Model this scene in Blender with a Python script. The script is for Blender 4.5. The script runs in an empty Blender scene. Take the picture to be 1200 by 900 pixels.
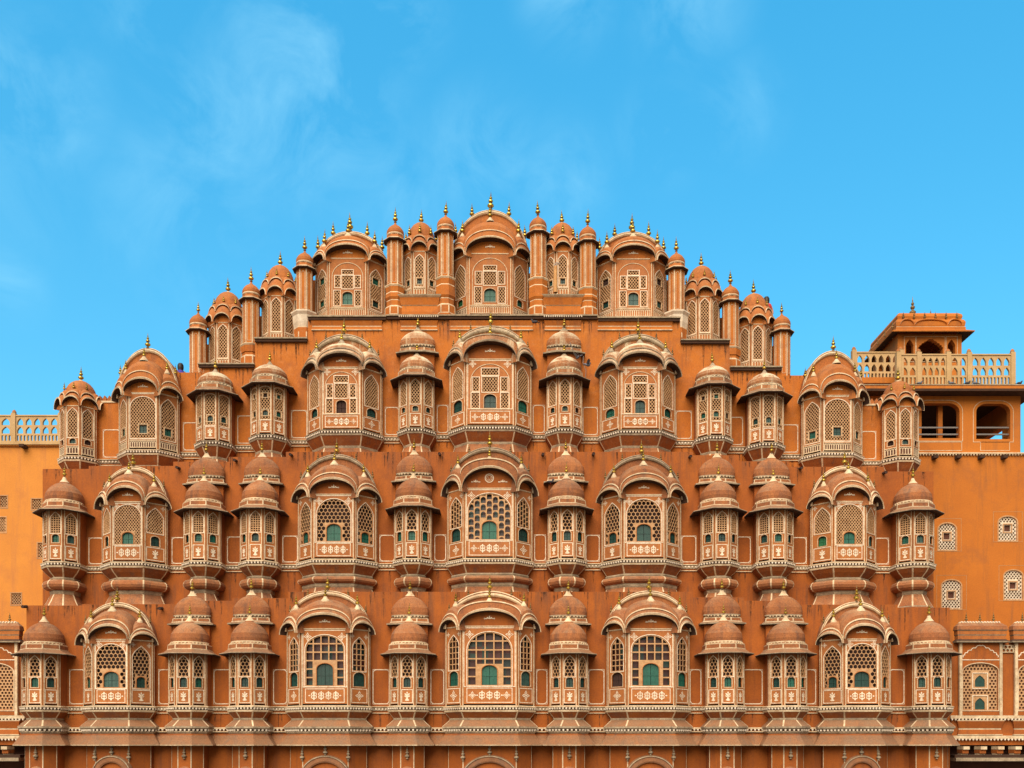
import bpy, math, random
from math import radians as R, sin, cos, pi
from mathutils import Vector
from mathutils.geometry import tessellate_polygon
random.seed(7)
SC = bpy.context.scene
COL = SC.collection
# ------------------------------------------------------------------ camera
HC = 12.0; F = 1100.0
cd = bpy.data.cameras.new('camera'); cam = bpy.data.objects.new('camera', cd); COL.objects.link(cam)
cam.location = (0, 0, HC); cam.rotation_euler = (R(90), 0, 0)
cd.sensor_width = 36; cd.lens = 36*F/1200; cd.shift_y = (870-450)/1200
cd.clip_start = .1; cd.clip_end = 5000
SC.camera = cam
# ------------------------------------------------------------------ light
w = bpy.data.worlds.new('World'); SC.world = w; w.use_nodes = True
nt = w.node_tree; N = nt.nodes; L = nt.links
for n in list(N): N.remove(n)
SUN_EL, SUN_AZ = R(46), R(194)     # azimuth clockwise from +Y: sun behind the camera, a little left
sky = N.new('ShaderNodeTexSky'); sky.sky_type = 'NISHITA'; sky.sun_disc = False
sky.sun_elevation = SUN_EL; sky.sun_rotation = SUN_AZ; sky.altitude = 400; sky.air_density = 1.0; sky.dust_density = 2.2; sky.ozone_density = 2.5
tc = N.new('ShaderNodeTexCoord')
ns = N.new('ShaderNodeTexNoise'); ns.inputs['Scale'].default_value = 11; ns.inputs['Detail'].default_value = 9; ns.inputs['Roughness'].default_value = .60; ns.inputs['Distortion'].default_value = .6
rp = N.new('ShaderNodeMapRange'); rp.inputs['From Min'].default_value = .40; rp.inputs['From Max'].default_value = .78; rp.inputs['To Max'].default_value = .60
acc = None
# soft wisps of cloud, each about its own direction in the sky
for dx, dz, rad, amt in ((-.227, .69, .13, 1.0), (-.30, .66, .10, .8), (-.515, .69, .09, .8), (-.55, .60, .10, .35), (-.12, .78, .06, .9), (.06, .80, .06, .8), (.19, .79, .07, .8), (-.03, .62, .08, .75), (.05, .60, .07, .7), (.16, .65, .06, .5), (.24, .67, .06, .5), (-.40, .78, .05, .55), (-.54, .49, .05, .5), (-.35, .56, .12, .5), (-.13, .59, .10, .5)):
    v = Vector((dx, 1, dz)).normalized(); di = N.new('ShaderNodeVectorMath'); di.operation = 'DISTANCE'; di.inputs[1].default_value = v
    mr = N.new('ShaderNodeMapRange'); mr.interpolation_type = 'SMOOTHSTEP'; mr.inputs['From Min'].default_value = rad; mr.inputs['From Max'].default_value = 0; mr.inputs['To Max'].default_value = amt
    L.new(tc.outputs['Generated'], di.inputs[0]); L.new(di.outputs['Value'], mr.inputs['Value'])
    if acc is None: acc = mr.outputs['Result']
    else:
        ad = N.new('ShaderNodeMath'); ad.operation = 'MAXIMUM'; L.new(acc, ad.inputs[0]); L.new(mr.outputs['Result'], ad.inputs[1]); acc = ad.outputs[0]
mx = N.new('ShaderNodeMix'); mx.data_type = 'RGBA'; mx.inputs['B'].default_value = (1.9, 3.9, 4.9, 1)
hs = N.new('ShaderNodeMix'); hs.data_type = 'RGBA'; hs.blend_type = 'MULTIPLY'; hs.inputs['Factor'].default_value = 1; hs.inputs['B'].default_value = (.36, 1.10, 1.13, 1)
bg = N.new('ShaderNodeBackground'); bg.inputs['Strength'].default_value = .13
wo = N.new('ShaderNodeOutputWorld')
cm = N.new('ShaderNodeMath'); cm.operation = 'MULTIPLY'
L.new(tc.outputs['Generated'], ns.inputs['Vector'])
L.new(ns.outputs['Fac'], rp.inputs['Value']); L.new(rp.outputs['Result'], cm.inputs[0]); L.new(acc, cm.inputs[1]); L.new(cm.outputs[0], mx.inputs['Factor'])
# sky behind camera: warm dim tint added against cyan light on the facade; azure ahead
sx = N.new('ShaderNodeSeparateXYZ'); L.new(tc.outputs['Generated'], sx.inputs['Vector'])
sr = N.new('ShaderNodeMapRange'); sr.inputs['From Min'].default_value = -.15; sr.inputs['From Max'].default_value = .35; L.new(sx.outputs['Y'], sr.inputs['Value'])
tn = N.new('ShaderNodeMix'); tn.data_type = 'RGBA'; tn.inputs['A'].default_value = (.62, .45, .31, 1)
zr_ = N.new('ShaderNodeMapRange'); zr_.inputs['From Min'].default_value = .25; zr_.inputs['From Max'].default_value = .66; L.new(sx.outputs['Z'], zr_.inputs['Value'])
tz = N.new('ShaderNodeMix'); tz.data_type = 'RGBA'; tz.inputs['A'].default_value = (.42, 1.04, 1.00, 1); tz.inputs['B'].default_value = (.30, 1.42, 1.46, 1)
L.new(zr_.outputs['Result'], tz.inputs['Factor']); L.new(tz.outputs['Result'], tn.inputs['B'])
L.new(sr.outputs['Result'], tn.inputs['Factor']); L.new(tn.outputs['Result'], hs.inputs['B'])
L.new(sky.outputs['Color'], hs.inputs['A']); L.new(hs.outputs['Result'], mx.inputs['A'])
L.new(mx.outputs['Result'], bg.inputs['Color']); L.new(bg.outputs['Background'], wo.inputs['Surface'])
sd = bpy.data.lights.new('sun', 'SUN'); sd.energy = 3.1; sd.angle = R(60); sd.color = (1.0, .86, .70)
so = bpy.data.objects.new('sun', sd); COL.objects.link(so)
sdir = Vector((sin(SUN_AZ)*cos(SUN_EL), cos(SUN_AZ)*cos(SUN_EL), sin(SUN_EL)))
so.rotation_euler = sdir.to_track_quat('Z', 'Y').to_euler()
SC.view_settings.view_transform = 'Standard'; SC.view_settings.look = 'None'
SC.view_settings.exposure = 0.9; SC.view_settings.gamma = 1
try:
    SC.cycles.max_bounces = 6; SC.cycles.diffuse_bounces = 3
except Exception: pass

def PX(px, D): return (px-600)*D/F
def PZ(py, D): return HC+(870-py)*D/F
# ------------------------------------------------------------------ materials
MATS = {}
def mat(name, c1, c2=None, nscale=1.2, rough=.85, stain=None, samt=0, streak=None, stramt=0, top=None, topamt=0, fine=.10, bump=.25, metal=0, bscale=18, dirt=None, dirtamt=0, tops=()):
    m = bpy.data.materials.new(name); m.use_nodes = True
    n = m.node_tree.nodes; l = m.node_tree.links
    b = n['Principled BSDF']; b.inputs['Roughness'].default_value = rough; b.inputs['Metallic'].default_value = metal
    g = n.new('ShaderNodeNewGeometry')
    def noise(scale, det=5, vec=None, rgh=.6):
        t = n.new('ShaderNodeTexNoise'); t.inputs['Scale'].default_value = scale; t.inputs['Detail'].default_value = det; t.inputs['Roughness'].default_value = rgh
        l.new(vec or g.outputs['Position'], t.inputs['Vector']); return t.outputs['Fac']
    def rng(s, a, bb, t0=0, t1=1):
        r = n.new('ShaderNodeMapRange'); r.inputs['From Min'].default_value = a; r.inputs['From Max'].default_value = bb
        r.inputs['To Min'].default_value = t0; r.inputs['To Max'].default_value = t1; l.new(s, r.inputs['Value']); return r.outputs['Result']
    def mix(f, a, bb, mode='MIX'):
        k = n.new('ShaderNodeMix'); k.data_type = 'RGBA'; k.blend_type = mode
        for s, v in (('Factor', f), ('A', a), ('B', bb)):
            if isinstance(v, (int, float)): k.inputs[s].default_value = v
            elif isinstance(v, tuple): k.inputs[s].default_value = (*v[:3], 1)
            else: l.new(v, k.inputs[s])
        return k.outputs['Result']
    def mul(a, bb):
        k = n.new('ShaderNodeMath'); k.operation = 'MULTIPLY'
        for i, v in enumerate((a, bb)):
            if isinstance(v, (int, float)): k.inputs[i].default_value = v
            else: l.new(v, k.inputs[i])
        return k.outputs[0]
    c = c1
    if c2: c = mix(rng(noise(nscale), .32, .68), c1, c2)
    mpn = n.new('ShaderNodeMapping'); mpn.inputs['Scale'].default_value = (2.6, 2.6, .22); l.new(g.outputs['Position'], mpn.inputs['Vector'])
    if streak: c = mix(rng(mul(noise(1.4, 7, mpn.outputs['Vector'], .68), 1), .52, .70, 0, stramt), c, streak)
    for zt_ in tops:       # rain-washed grime running down from the parapets, broken up by noise
        sz = n.new('ShaderNodeSeparateXYZ'); l.new(g.outputs['Position'], sz.inputs['Vector'])
        m1 = mul(rng(sz.outputs['Z'], zt_-1.3, zt_), rng(sz.outputs['Z'], zt_+.9, zt_+.6)); m1 = mul(m1, rng(noise(2.0, 7, mpn.outputs['Vector'], .7), .46, .64, 0, .55))
        c = mix(m1, c, (.10, .045, .022))
    if stain: c = mix(rng(noise(.9, 8, None, .70), .52, .70, 0, samt), c, stain)
    if dirt: c = mix(rng(noise(5.5, 6, None, .75), .52, .68, 0, dirtamt), c, dirt)
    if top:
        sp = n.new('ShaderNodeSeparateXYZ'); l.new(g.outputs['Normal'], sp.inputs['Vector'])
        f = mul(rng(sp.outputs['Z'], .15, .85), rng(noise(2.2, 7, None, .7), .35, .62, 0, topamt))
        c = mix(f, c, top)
    if fine: c = mix(1.0, c, mix(rng(noise(26, 4), .3, .7), (1-fine*1.6,)*3, (1+fine*.4,)*3), 'MULTIPLY')
    if name in ('face', 'bar', 'cream', 'dome', 'dome_clean', 'dome_lichen', 'paint', 'teal', 'teal_dark', 'cream_old'):
        oi = n.new('ShaderNodeObjectInfo'); rv = rng(oi.outputs['Random'], 0, 1, .84, 1.06); cb = n.new('ShaderNodeCombineColor')
        for q in range(3): l.new(rv, cb.inputs[q])
        c = mix(1.0, c, cb.outputs['Color'], 'MULTIPLY')
    if isinstance(c, tuple): b.inputs['Base Color'].default_value = (*c[:3], 1)
    else: l.new(c, b.inputs['Base Color'])
    if bump:
        bp = n.new('ShaderNodeBump'); bp.inputs['Strength'].default_value = bump; bp.inputs['Distance'].default_value = .03
        l.new(noise(bscale, 8, None, .65), bp.inputs['Height']); l.new(bp.outputs['Normal'], b.inputs['Normal'])
    MATS[name] = m; return m
OR1, OR2 = (.35, .094, .0050), (.27, .068, .0040)
mat('wall', OR1, OR2, tops=(17.1, 22.6), nscale=1.1, rough=.85, stain=(.19, .050, .008), samt=.65, streak=(.15, .045, .012), stramt=.6, fine=.12, dirt=(.22, .06, .012), dirtamt=.30)
mat('wall_old', (.30, .085, .009), (.22, .055, .007), 1.3, .88, (.15, .06, .03), .85, (.10, .05, .03), .9, fine=.14, dirt=(.35, .2, .1), dirtamt=.35)
mat('wall_top_lit', (.45, .138, .008), (.38, .105, .006), 1.1, .85, (.24, .075, .02), .7, (.20, .07, .02), .65, fine=.12, dirt=(.52, .24, .09), dirtamt=.25)  # lighter copy of the wall plaster: stronger light on upper storeys put into colour
mat('wall_left', (.58, .235, .034), (.52, .20, .028), .6, .85, (.42, .16, .04), .6, (.40, .16, .05), .5, fine=.08)
mat('wall_right', (.47, .148, .010), (.40, .120, .008), .6, .85, (.30, .10, .02), .7, (.25, .09, .02), .65, fine=.09)
mat('face', (.44, .158, .034), (.33, .104, .020), 4, .8, (.30, .13, .06), .5, (.3, .14, .07), .5, fine=.14)
mat('bar', (.56, .345, .17), (.40, .215, .09), 6, .8, (.33, .18, .1), .6, fine=.16, bump=.3)
mat('cream', (.74, .62, .42), (.55, .42, .26), 5, .85, (.30, .22, .13), .7, fine=.16, dirt=(.40, .22, .11), dirtamt=.75)
mat('cream_old', (.46, .38, .26), (.27, .21, .135), 5, .9, (.16, .12, .08), .8, fine=.22, dirt=(.14, .11, .08), dirtamt=.75)
mat('bead', (.86, .80, .68), (.68, .58, .44), 9, .8, (.4, .3, .2), .5, fine=.12)
mat('paint', (.86, .78, .62), (.72, .60, .43), 12, .8, fine=.18, dirt=(.48, .24, .10), dirtamt=.7)
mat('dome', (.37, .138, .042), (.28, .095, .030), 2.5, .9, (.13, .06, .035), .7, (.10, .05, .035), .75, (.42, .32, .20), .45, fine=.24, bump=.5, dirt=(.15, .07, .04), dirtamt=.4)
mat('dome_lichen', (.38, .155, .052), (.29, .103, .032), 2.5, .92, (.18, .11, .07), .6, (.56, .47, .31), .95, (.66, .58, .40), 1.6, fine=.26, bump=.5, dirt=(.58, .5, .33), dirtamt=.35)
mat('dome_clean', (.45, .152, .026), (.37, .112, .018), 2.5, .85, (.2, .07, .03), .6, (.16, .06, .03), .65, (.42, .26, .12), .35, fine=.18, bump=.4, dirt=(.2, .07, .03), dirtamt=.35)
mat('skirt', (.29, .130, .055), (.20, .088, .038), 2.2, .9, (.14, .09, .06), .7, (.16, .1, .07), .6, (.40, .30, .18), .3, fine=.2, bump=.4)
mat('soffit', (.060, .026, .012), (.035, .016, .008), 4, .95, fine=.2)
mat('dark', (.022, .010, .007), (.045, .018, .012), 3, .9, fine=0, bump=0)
mat('brown_dark', (.10, .035, .018), (.06, .022, .012), 2, .9, fine=0, bump=0)
mat('teal', (.004, .085, .060), (.006, .12, .08), 7, .55, (.01, .05, .045), .6, fine=.15, bump=.15)
mat('teal_dark', (.004, .036, .032), (.006, .060, .048), 7, .55, (.01, .03, .03), .6, fine=.15, bump=.15)
mat('teal_grey', (.022, .075, .070), (.04, .11, .09), 7, .6, (.02, .03, .03), .6, fine=.2, bump=.15)
mat('green', (.010, .115, .045), (.016, .15, .055), 7, .55, (.02, .1, .03), .6, fine=.15, bump=.15)
mat('gold', (.66, .48, .09), (.34, .26, .05), 14, .32, (.12, .07, .02), .8, fine=0, bump=.1, metal=.85)
mat('gold_dark', (.30, .19, .06), (.12, .08, .04), 14, .5, (.07, .05, .03), .8, fine=0, bump=.1, metal=.5)
mat('stone', (.50, .35, .17), (.40, .265, .115), 2, .85, (.38, .25, .13), .6, (.35, .22, .12), .5, fine=.08)
mat('stone_pale', (.76, .68, .54), (.6, .5, .36), 4, .85, (.3, .25, .18), .6, fine=.12)
mat('metal_pipe', (.16, .15, .14), None, rough=.5, metal=.6, fine=0)
mat('wood', (.55, .30, .10), (.42, .2, .06), 8, .7, fine=.1)
mat('asphalt', (.05, .05, .052), (.04, .04, .042), 3, .9)
mat('pavement', (.22, .20, .18), (.16, .15, .13), 3, .9)
mat('earth', (.16, .12, .08), (.12, .09, .06), .2, .95)
mat('feather', (.13, .15, .19), (.08, .09, .12), 20, .7, fine=0, bump=0)
mat('feather_dark', (.03, .03, .04), None, rough=.7, fine=0, bump=0)
mat('skin', (.30, .15, .09), None, rough=.6, fine=0, bump=0)
mat('hair', (.012, .01, .01), None, rough=.6, fine=0, bump=0)
mat('cloth_red', (.50, .03, .025), None, rough=.9, fine=0, bump=0)
mat('cloth_blue', (.06, .05, .38), None, rough=.9, fine=0, bump=0)
def grime():
    m = bpy.data.materials.new('grime'); m.use_nodes = True; n = m.node_tree.nodes; l = m.node_tree.links; b = n['Principled BSDF']
    b.inputs['Base Color'].default_value = (.055, .028, .015, 1); b.inputs['Roughness'].default_value = .95
    g = n.new('ShaderNodeNewGeometry'); t = n.new('ShaderNodeTexNoise'); t.inputs['Scale'].default_value = 7; t.inputs['Detail'].default_value = 5; rr = n.new('ShaderNodeMapRange')
    rr.inputs['From Min'].default_value = .35; rr.inputs['From Max'].default_value = .65; rr.inputs['To Min'].default_value = .08; rr.inputs['To Max'].default_value = .55
    l.new(g.outputs['Position'], t.inputs['Vector']); l.new(t.outputs['Fac'], rr.inputs['Value']); l.new(rr.outputs['Result'], b.inputs['Alpha']); MATS['grime'] = m
grime()
# glass: small panes of differing colour behind the lattice
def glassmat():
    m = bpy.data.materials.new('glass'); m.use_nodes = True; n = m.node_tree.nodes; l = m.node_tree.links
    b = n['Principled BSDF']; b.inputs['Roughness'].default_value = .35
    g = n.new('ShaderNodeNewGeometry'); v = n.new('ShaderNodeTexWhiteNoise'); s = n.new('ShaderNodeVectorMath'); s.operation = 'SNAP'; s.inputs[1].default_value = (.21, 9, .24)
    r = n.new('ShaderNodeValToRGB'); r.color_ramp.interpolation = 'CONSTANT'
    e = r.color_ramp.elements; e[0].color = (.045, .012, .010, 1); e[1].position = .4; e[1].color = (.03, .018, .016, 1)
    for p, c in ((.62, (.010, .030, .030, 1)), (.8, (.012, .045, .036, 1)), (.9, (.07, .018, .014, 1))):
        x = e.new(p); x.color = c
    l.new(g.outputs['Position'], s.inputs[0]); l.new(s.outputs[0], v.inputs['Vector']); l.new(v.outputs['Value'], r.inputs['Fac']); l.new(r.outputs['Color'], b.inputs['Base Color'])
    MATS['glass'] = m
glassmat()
# ------------------------------------------------------------------ mesh builder
class MB:
    def __init__(s): s.v = []; s.f = []; s.m = []; s.s = []
    def add(s, vs, fs, m, smooth=False):
        o = len(s.v); s.v += [tuple(p) for p in vs]
        for f in fs: s.f.append(tuple(o+i for i in f)); s.m.append(m); s.s.append(smooth)
    def quad(s, a, b, c, d, m, smooth=False): s.add((a, b, c, d), ((0, 1, 2, 3),), m, smooth)
    def box(s, x0, x1, y0, y1, z0, z1, m):
        vs = [(x, y, z) for z in (z0, z1) for y in (y0, y1) for x in (x0, x1)]
        s.add(vs, ((0, 2, 3, 1), (4, 5, 7, 6), (0, 1, 5, 4), (2, 6, 7, 3), (0, 4, 6, 2), (1, 3, 7, 5)), m)
    def fbox(s, fr, u0, u1, v0, v1, d0, d1, m):
        vs = [fr(u, v, d) for v in (v0, v1) for d in (d0, d1) for u in (u0, u1)]
        s.add(vs, ((0, 1, 3, 2), (4, 6, 7, 5), (2, 3, 7, 6), (0, 4, 5, 1), (0, 2, 6, 4), (1, 5, 7, 3)), m)
    def mesh(s, name):
        me = bpy.data.meshes.new(name); me.from_pydata(s.v, [], s.f)
        names = sorted(set(s.m)); ix = {k: i for i, k in enumerate(names)}
        for k in names: me.materials.append(MATS[k])
        me.polygons.foreach_set('material_index', [ix[k] for k in s.m])
        me.polygons.foreach_set('use_smooth', s.s)
        me.update(); return me
    def build(s, name, parent=None, loc=(0, 0, 0), rz=0): return link(name, s.mesh(name), parent, loc, rz)
def link(name, me, parent=None, loc=(0, 0, 0), rz=0):
    o = bpy.data.objects.new(name, me); COL.objects.link(o)
    if parent: o.parent = parent
    o.location = loc; o.rotation_euler = (0, 0, rz); return o
def frame(o, ux, n):
    o = Vector(o); ux = Vector(ux).normalized(); n = Vector(n).normalized()
    def f(u, v, d=0): return (o.x+ux.x*u+n.x*d, o.y+ux.y*u+n.y*d, o.z+v)
    return f
def front(x=0, y=0, z=0): return frame((x, y, z), (1, 0, 0), (0, -1, 0))
def area(p): return .5*sum(p[i][0]*p[(i+1) % len(p)][1]-p[(i+1) % len(p)][0]*p[i][1] for i in range(len(p)))
def ccw(p): return p if area(p) > 0 else p[::-1]
def clip_half(p, a, b, c):     # keep a*u+b*v <= c
    o = []
    for i in range(len(p)):
        P, Q = p[i], p[(i+1) % len(p)]
        dp, dq = a*P[0]+b*P[1]-c, a*Q[0]+b*Q[1]-c
        if dp <= 0: o.append(P)
        if (dp < 0 < dq) or (dq < 0 < dp):
            t = dp/(dp-dq); o.append((P[0]+t*(Q[0]-P[0]), P[1]+t*(Q[1]-P[1])))
    return o
def clip_conv(p, R_):
    for i in range(len(R_)):
        A, B = R_[i], R_[(i+1) % len(R_)]
        nx, ny = B[1]-A[1], -(B[0]-A[0])
        p = clip_half(p, nx, ny, nx*A[0]+ny*A[1])
        if len(p) < 3: return []
    return p
def inset(p, e):              # convex ccw polygon shrunk by e (negative grows)
    q = []; n = len(p)
    for i in range(n):
        a, b, c = p[i-1], p[i], p[(i+1) % n]
        d1 = Vector((b[0]-a[0], b[1]-a[1])); d2 = Vector((c[0]-b[0], c[1]-b[1]))
        if d1.length < 1e-6 or d2.length < 1e-6: q.append(b); continue
        d1.normalize(); d2.normalize(); n1 = Vector((-d1.y, d1.x)); n2 = Vector((-d2.y, d2.x))
        m = n1+n2; k = max(.35, m.dot(n1)); q.append((b[0]+m.x*e/k, b[1]+m.y*e/k))
    return q
def plate(mb, fr, outer, holes, d0, d1, m, hm=None, edge=True):
    hm = hm or m; outer = ccw(outer); loops = [outer]+[ccw(h)[::-1] for h in holes]
    pts = [p for lp in loops for p in lp]
    tris = tessellate_polygon([[Vector((p[0], p[1], 0)) for p in lp] for lp in loops])
    fs = []
    for t in tris:
        a = area([pts[i] for i in t])
        if abs(a) < 1e-9: continue
        fs.append(t if a > 0 else (t[0], t[2], t[1]))
    mb.add([fr(p[0], p[1], d1) for p in pts], fs, m)
    for k, lp in enumerate(loops):
        if k == 0 and not edge: continue
        n = len(lp); vs = [fr(p[0], p[1], d0) for p in lp]+[fr(p[0], p[1], d1) for p in lp]
        mb.add(vs, [(i, (i+1) % n, n+(i+1) % n, n+i) for i in range(n)], m if k == 0 else hm)
def ribbon(mb, fr, pts, wd, d0, d1, m, closed=False):
    n = len(pts); A = []; B = []
    for i in range(n):
        a = pts[i-1] if (i or closed) else None; b = pts[i]; c = pts[(i+1) % n] if (i < n-1 or closed) else None
        d1_ = Vector((b[0]-a[0], b[1]-a[1])).normalized() if a else None
        d2_ = Vector((c[0]-b[0], c[1]-b[1])).normalized() if c else None
        d1_ = d1_ or d2_; d2_ = d2_ or d1_
        n1 = Vector((-d1_.y, d1_.x)); n2 = Vector((-d2_.y, d2_.x)); mm = n1+n2; k = max(.5, mm.dot(n1))
        o = mm*(wd/2/k); A.append((b[0]+o.x, b[1]+o.y)); B.append((b[0]-o.x, b[1]-o.y))
    rg = range(n if closed else n-1)
    for i in rg:
        j = (i+1) % n
        mb.quad(fr(*B[i], d1), fr(*B[j], d1), fr(*A[j], d1), fr(*A[i], d1), m)
        mb.quad(fr(*A[i], d1), fr(*A[j], d1), fr(*A[j], d0), fr(*A[i], d0), m)
        mb.quad(fr(*B[i], d0), fr(*B[j], d0), fr(*B[j], d1), fr(*B[i], d1), m)
def rect(u0, u1, v0, v1): return [(u0, v0), (u1, v0), (u1, v1), (u0, v1)]
def rectline(mb, fr, u0, u1, v0, v1, wd, d, m): ribbon(mb, fr, rect(u0, u1, v0, v1), wd, d-.004, d+.008, m, True)
def arch(uc, v0, v1, w_, kind='round', n=8, rise=None):
    h = w_/2
    if rise is None: rise = {'round': h*.95, 'point': h*1.25, 'flat': h*.45}[kind]
    vs = v1-rise; p = [(uc-h, v0), (uc+h, v0)]
    if kind == 'point':
        S = [i/n for i in range(n+1)]
        p += [(uc+h*(1-s**1.7), vs+rise*s) for s in S]+[(uc-h*(1-s**1.7), vs+rise*s) for s in S[::-1][1:]]
    else:
        p += [(uc+h*cos(pi*i/(2*n)), vs+rise*sin(pi*i/(2*n))) for i in range(2*n+1)]
    return p
def cusp_arch(uc, v0, v1, w_, rise, lobes=7):
    h = w_/2; vs = v1-rise; p = [(uc+h, v0), (uc+h, vs)]
    base = [(uc+h*(1-(i/lobes)**1.6), vs+rise*i/lobes) for i in range(lobes+1)]
    for i in range(len(base)-1):
        a, b = base[i], base[i+1]
        for t in (.25, .5, .75):
            o = sin(pi*t)*.035*w_; nx, ny = (b[1]-a[1]), -(b[0]-a[0]); q = math.hypot(nx, ny)
            p.append((a[0]+(b[0]-a[0])*t+nx/q*o, a[1]+(b[1]-a[1])*t+ny/q*o))
        p.append(b)
    left = [(2*uc-x, y) for x, y in p[:-1]][::-1]
    return p+left
# ------------------------------------------------------------------ lattice
def lattice_holes(reg, kind, pitch, bar, excl=()):
    reg = ccw(reg); u0 = min(p[0] for p in reg); u1 = max(p[0] for p in reg); v0 = min(p[1] for p in reg); v1 = max(p[1] for p in reg)
    rr = inset(reg, bar*.6); uc = (u0+u1)/2; cells = []
    if kind == 'hex':
        r = pitch/math.sqrt(3); nu = int((u1-u0)/pitch)+2; nv = int((v1-v0)/(1.5*r))+2
        for j in range(-1, nv):
            for i in range(-nu, nu+1):
                cx = uc+(i+(.5 if j % 2 else 0))*pitch; cy = v0+r+j*1.5*r
                cells.append([(cx+(r-bar*.58)*cos(pi/6+k*pi/3), cy+(r-bar*.58)*sin(pi/6+k*pi/3)) for k in range(6)])
    elif kind == 'sq':
        nu = max(1, round((u1-u0)/pitch)); pu = (u1-u0)/nu; nv = max(1, round((v1-v0)/pitch)); pv = (v1-v0)/nv
        for j in range(nv):
            for i in range(nu):
                a, b = u0+i*pu, v0+j*pv; cells.append(rect(a+bar/2, a+pu-bar/2, b+bar/2, b+pv-bar/2))
    elif kind == 'diam':
        nu = int((u1-u0)/pitch)+2; nv = int((v1-v0)/pitch*2)+3; pv = pitch*1.25
        for j in range(-1, nv):
            for i in range(-nu, nu+1):
                cx = uc+(i+(.5 if j % 2 else 0))*pitch; cy = v0+j*pv/2; a = pitch/2-bar*.72; b = pv/2-bar*.9
                cells.append([(cx+a, cy), (cx, cy+b), (cx-a, cy), (cx, cy-b)])
    elif kind == 'brick':
        nu = max(1, round((u1-u0)/pitch)); pu = (u1-u0)/nu; pv = pu*1.2; nv = int((v1-v0)/pv)+2
        for i in range(nu):
            for j in range(-1, nv):
                a = u0+i*pu+bar*.6; b = v0+(j+(.5 if i % 2 else 0))*pv; wq = pu-bar*1.2; hq = pv-bar*1.1
                cells.append([(a, b), (a+wq, b), (a+wq, b+hq*.72), (a+wq*.8, b+hq*.92), (a+wq*.5, b+hq), (a+wq*.2, b+hq*.92), (a, b+hq*.72)])
    out = []
    for c in cells:
        q = clip_conv(ccw(c), rr)
        if len(q) < 3: continue
        for (a, b, cc, d) in excl:
            if not q: break
            cu = sum(p[0] for p in q)/len(q); cv = sum(p[1] for p in q)/len(q)
            if max(p[0] for p in q) <= a or min(p[0] for p in q) >= b or max(p[1] for p in q) <= cc or min(p[1] for p in q) >= d: continue
            if a < cu < b and cc < cv < d: q = []; break
            if cu <= a: q = clip_half(q, 1, 0, a)
            elif cu >= b: q = clip_half(q, -1, 0, -b)
            elif cv <= cc: q = clip_half(q, 0, 1, cc)
            else: q = clip_half(q, 0, -1, -d)
        if len(q) < 3: continue
        qq = []
        for p in q:
            if not qq or math.hypot(p[0]-qq[-1][0], p[1]-qq[-1][1]) > .004: qq.append(p)
        if len(qq) > 2 and math.hypot(qq[0][0]-qq[-1][0], qq[0][1]-qq[-1][1]) < .004: qq.pop()
        if len(qq) < 3 or area(qq) < (pitch*pitch)*.06: continue
        out.append(qq)
    return out
# ------------------------------------------------------------------ painted motifs (raised flat paint)
def blob(mb, fr, c, a, b, rot, d, m, n=10):
    p = [(c[0]+a*cos(t)*cos(rot)-b*sin(t)*sin(rot), c[1]+a*cos(t)*sin(rot)+b*sin(t)*cos(rot)) for t in [2*pi*i/n for i in range(n)]]
    mb.add([fr(x, y, d) for x, y in p], [tuple(range(n))], m)
def ringp(mb, fr, c, r, wd, d, m, n=12, ry=None):
    ry = ry or r
    ribbon(mb, fr, [(c[0]+r*cos(2*pi*i/n), c[1]+ry*sin(2*pi*i/n)) for i in range(n)], wd, d-.004, d, m, True)
def motif_cross(mb, fr, c, s, d, m='paint'):
    for k in range(4):
        t = k*pi/2; ringp(mb, fr, (c[0]+s*.55*cos(t), c[1]+s*.55*sin(t)), s*.26, s*.15, d, m, 8)
        blob(mb, fr, (c[0]+s*.95*cos(t), c[1]+s*.95*sin(t)), s*.2, s*.1, t, d+.001, m, 6)
    blob(mb, fr, c, s*.2, s*.2, 0, d+.002, m, 8)
def motif_vase(mb, fr, c, w_, h_, d, m='paint'):
    u, v = c
    for k, (x, y, a, b, r_) in enumerate(((0, -.40, .32, .10, 0), (0, -.24, .17, .12, 0), (0, .0, .12, .22, 0), (-.2, .18, .24, .085, 2.3), (.2, .18, .24, .085, .84), (-.24, -.02, .2, .07, 2.6), (.24, -.02, .2, .07, .54), (0, .34, .1, .14, 0))):
        blob(mb, fr, (u+x*w_, v+y*h_), a*w_, b*h_, r_, d+k*.0006, m, 8)
def motif_scroll(mb, fr, c, w_, h_, d, m='paint'):
    u, v = c; n = max(1, int(round(w_/(h_*.9)))); st = w_/n
    for i in range(n):
        cx = u-w_/2+st*(i+.5)
        for k in range(4):
            t = k*pi/2+pi/4; ringp(mb, fr, (cx+st*.26*cos(t), v+h_*.26*sin(t)), st*.17, .028, d, m, 8, h_*.17)
        blob(mb, fr, (cx, v), st*.12, h_*.12, 0, d+.002, m, 8)
        blob(mb, fr, (cx, v+h_*.42), .03, .045, 0, d+.001, m, 6); blob(mb, fr, (cx, v-h_*.42), .03, .045, 0, d+.001, m, 6)
    for s in (-1, 1): blob(mb, fr, (u+s*(w_/2+h_*.12), v), h_*.16, h_*.1, 0, d+.001, m, 4)
def motif_spray(mb, fr, c, w_, d, m='paint'):
    u, v = c
    blob(mb, fr, (u, v+w_*.10), w_*.06, w_*.15, 0, d+.003, m, 8)
    for s in (-1, 1):
        blob(mb, fr, (u+s*w_*.13, v+w_*.05), w_*.13, w_*.05, s*.7, d+.001, m, 8)
        blob(mb, fr, (u+s*w_*.27, v), w_*.13, w_*.04, -s*.2, d+.002, m, 8)
        ringp(mb, fr, (u+s*w_*.42, v), w_*.05, .015, d, m, 7)
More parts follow.
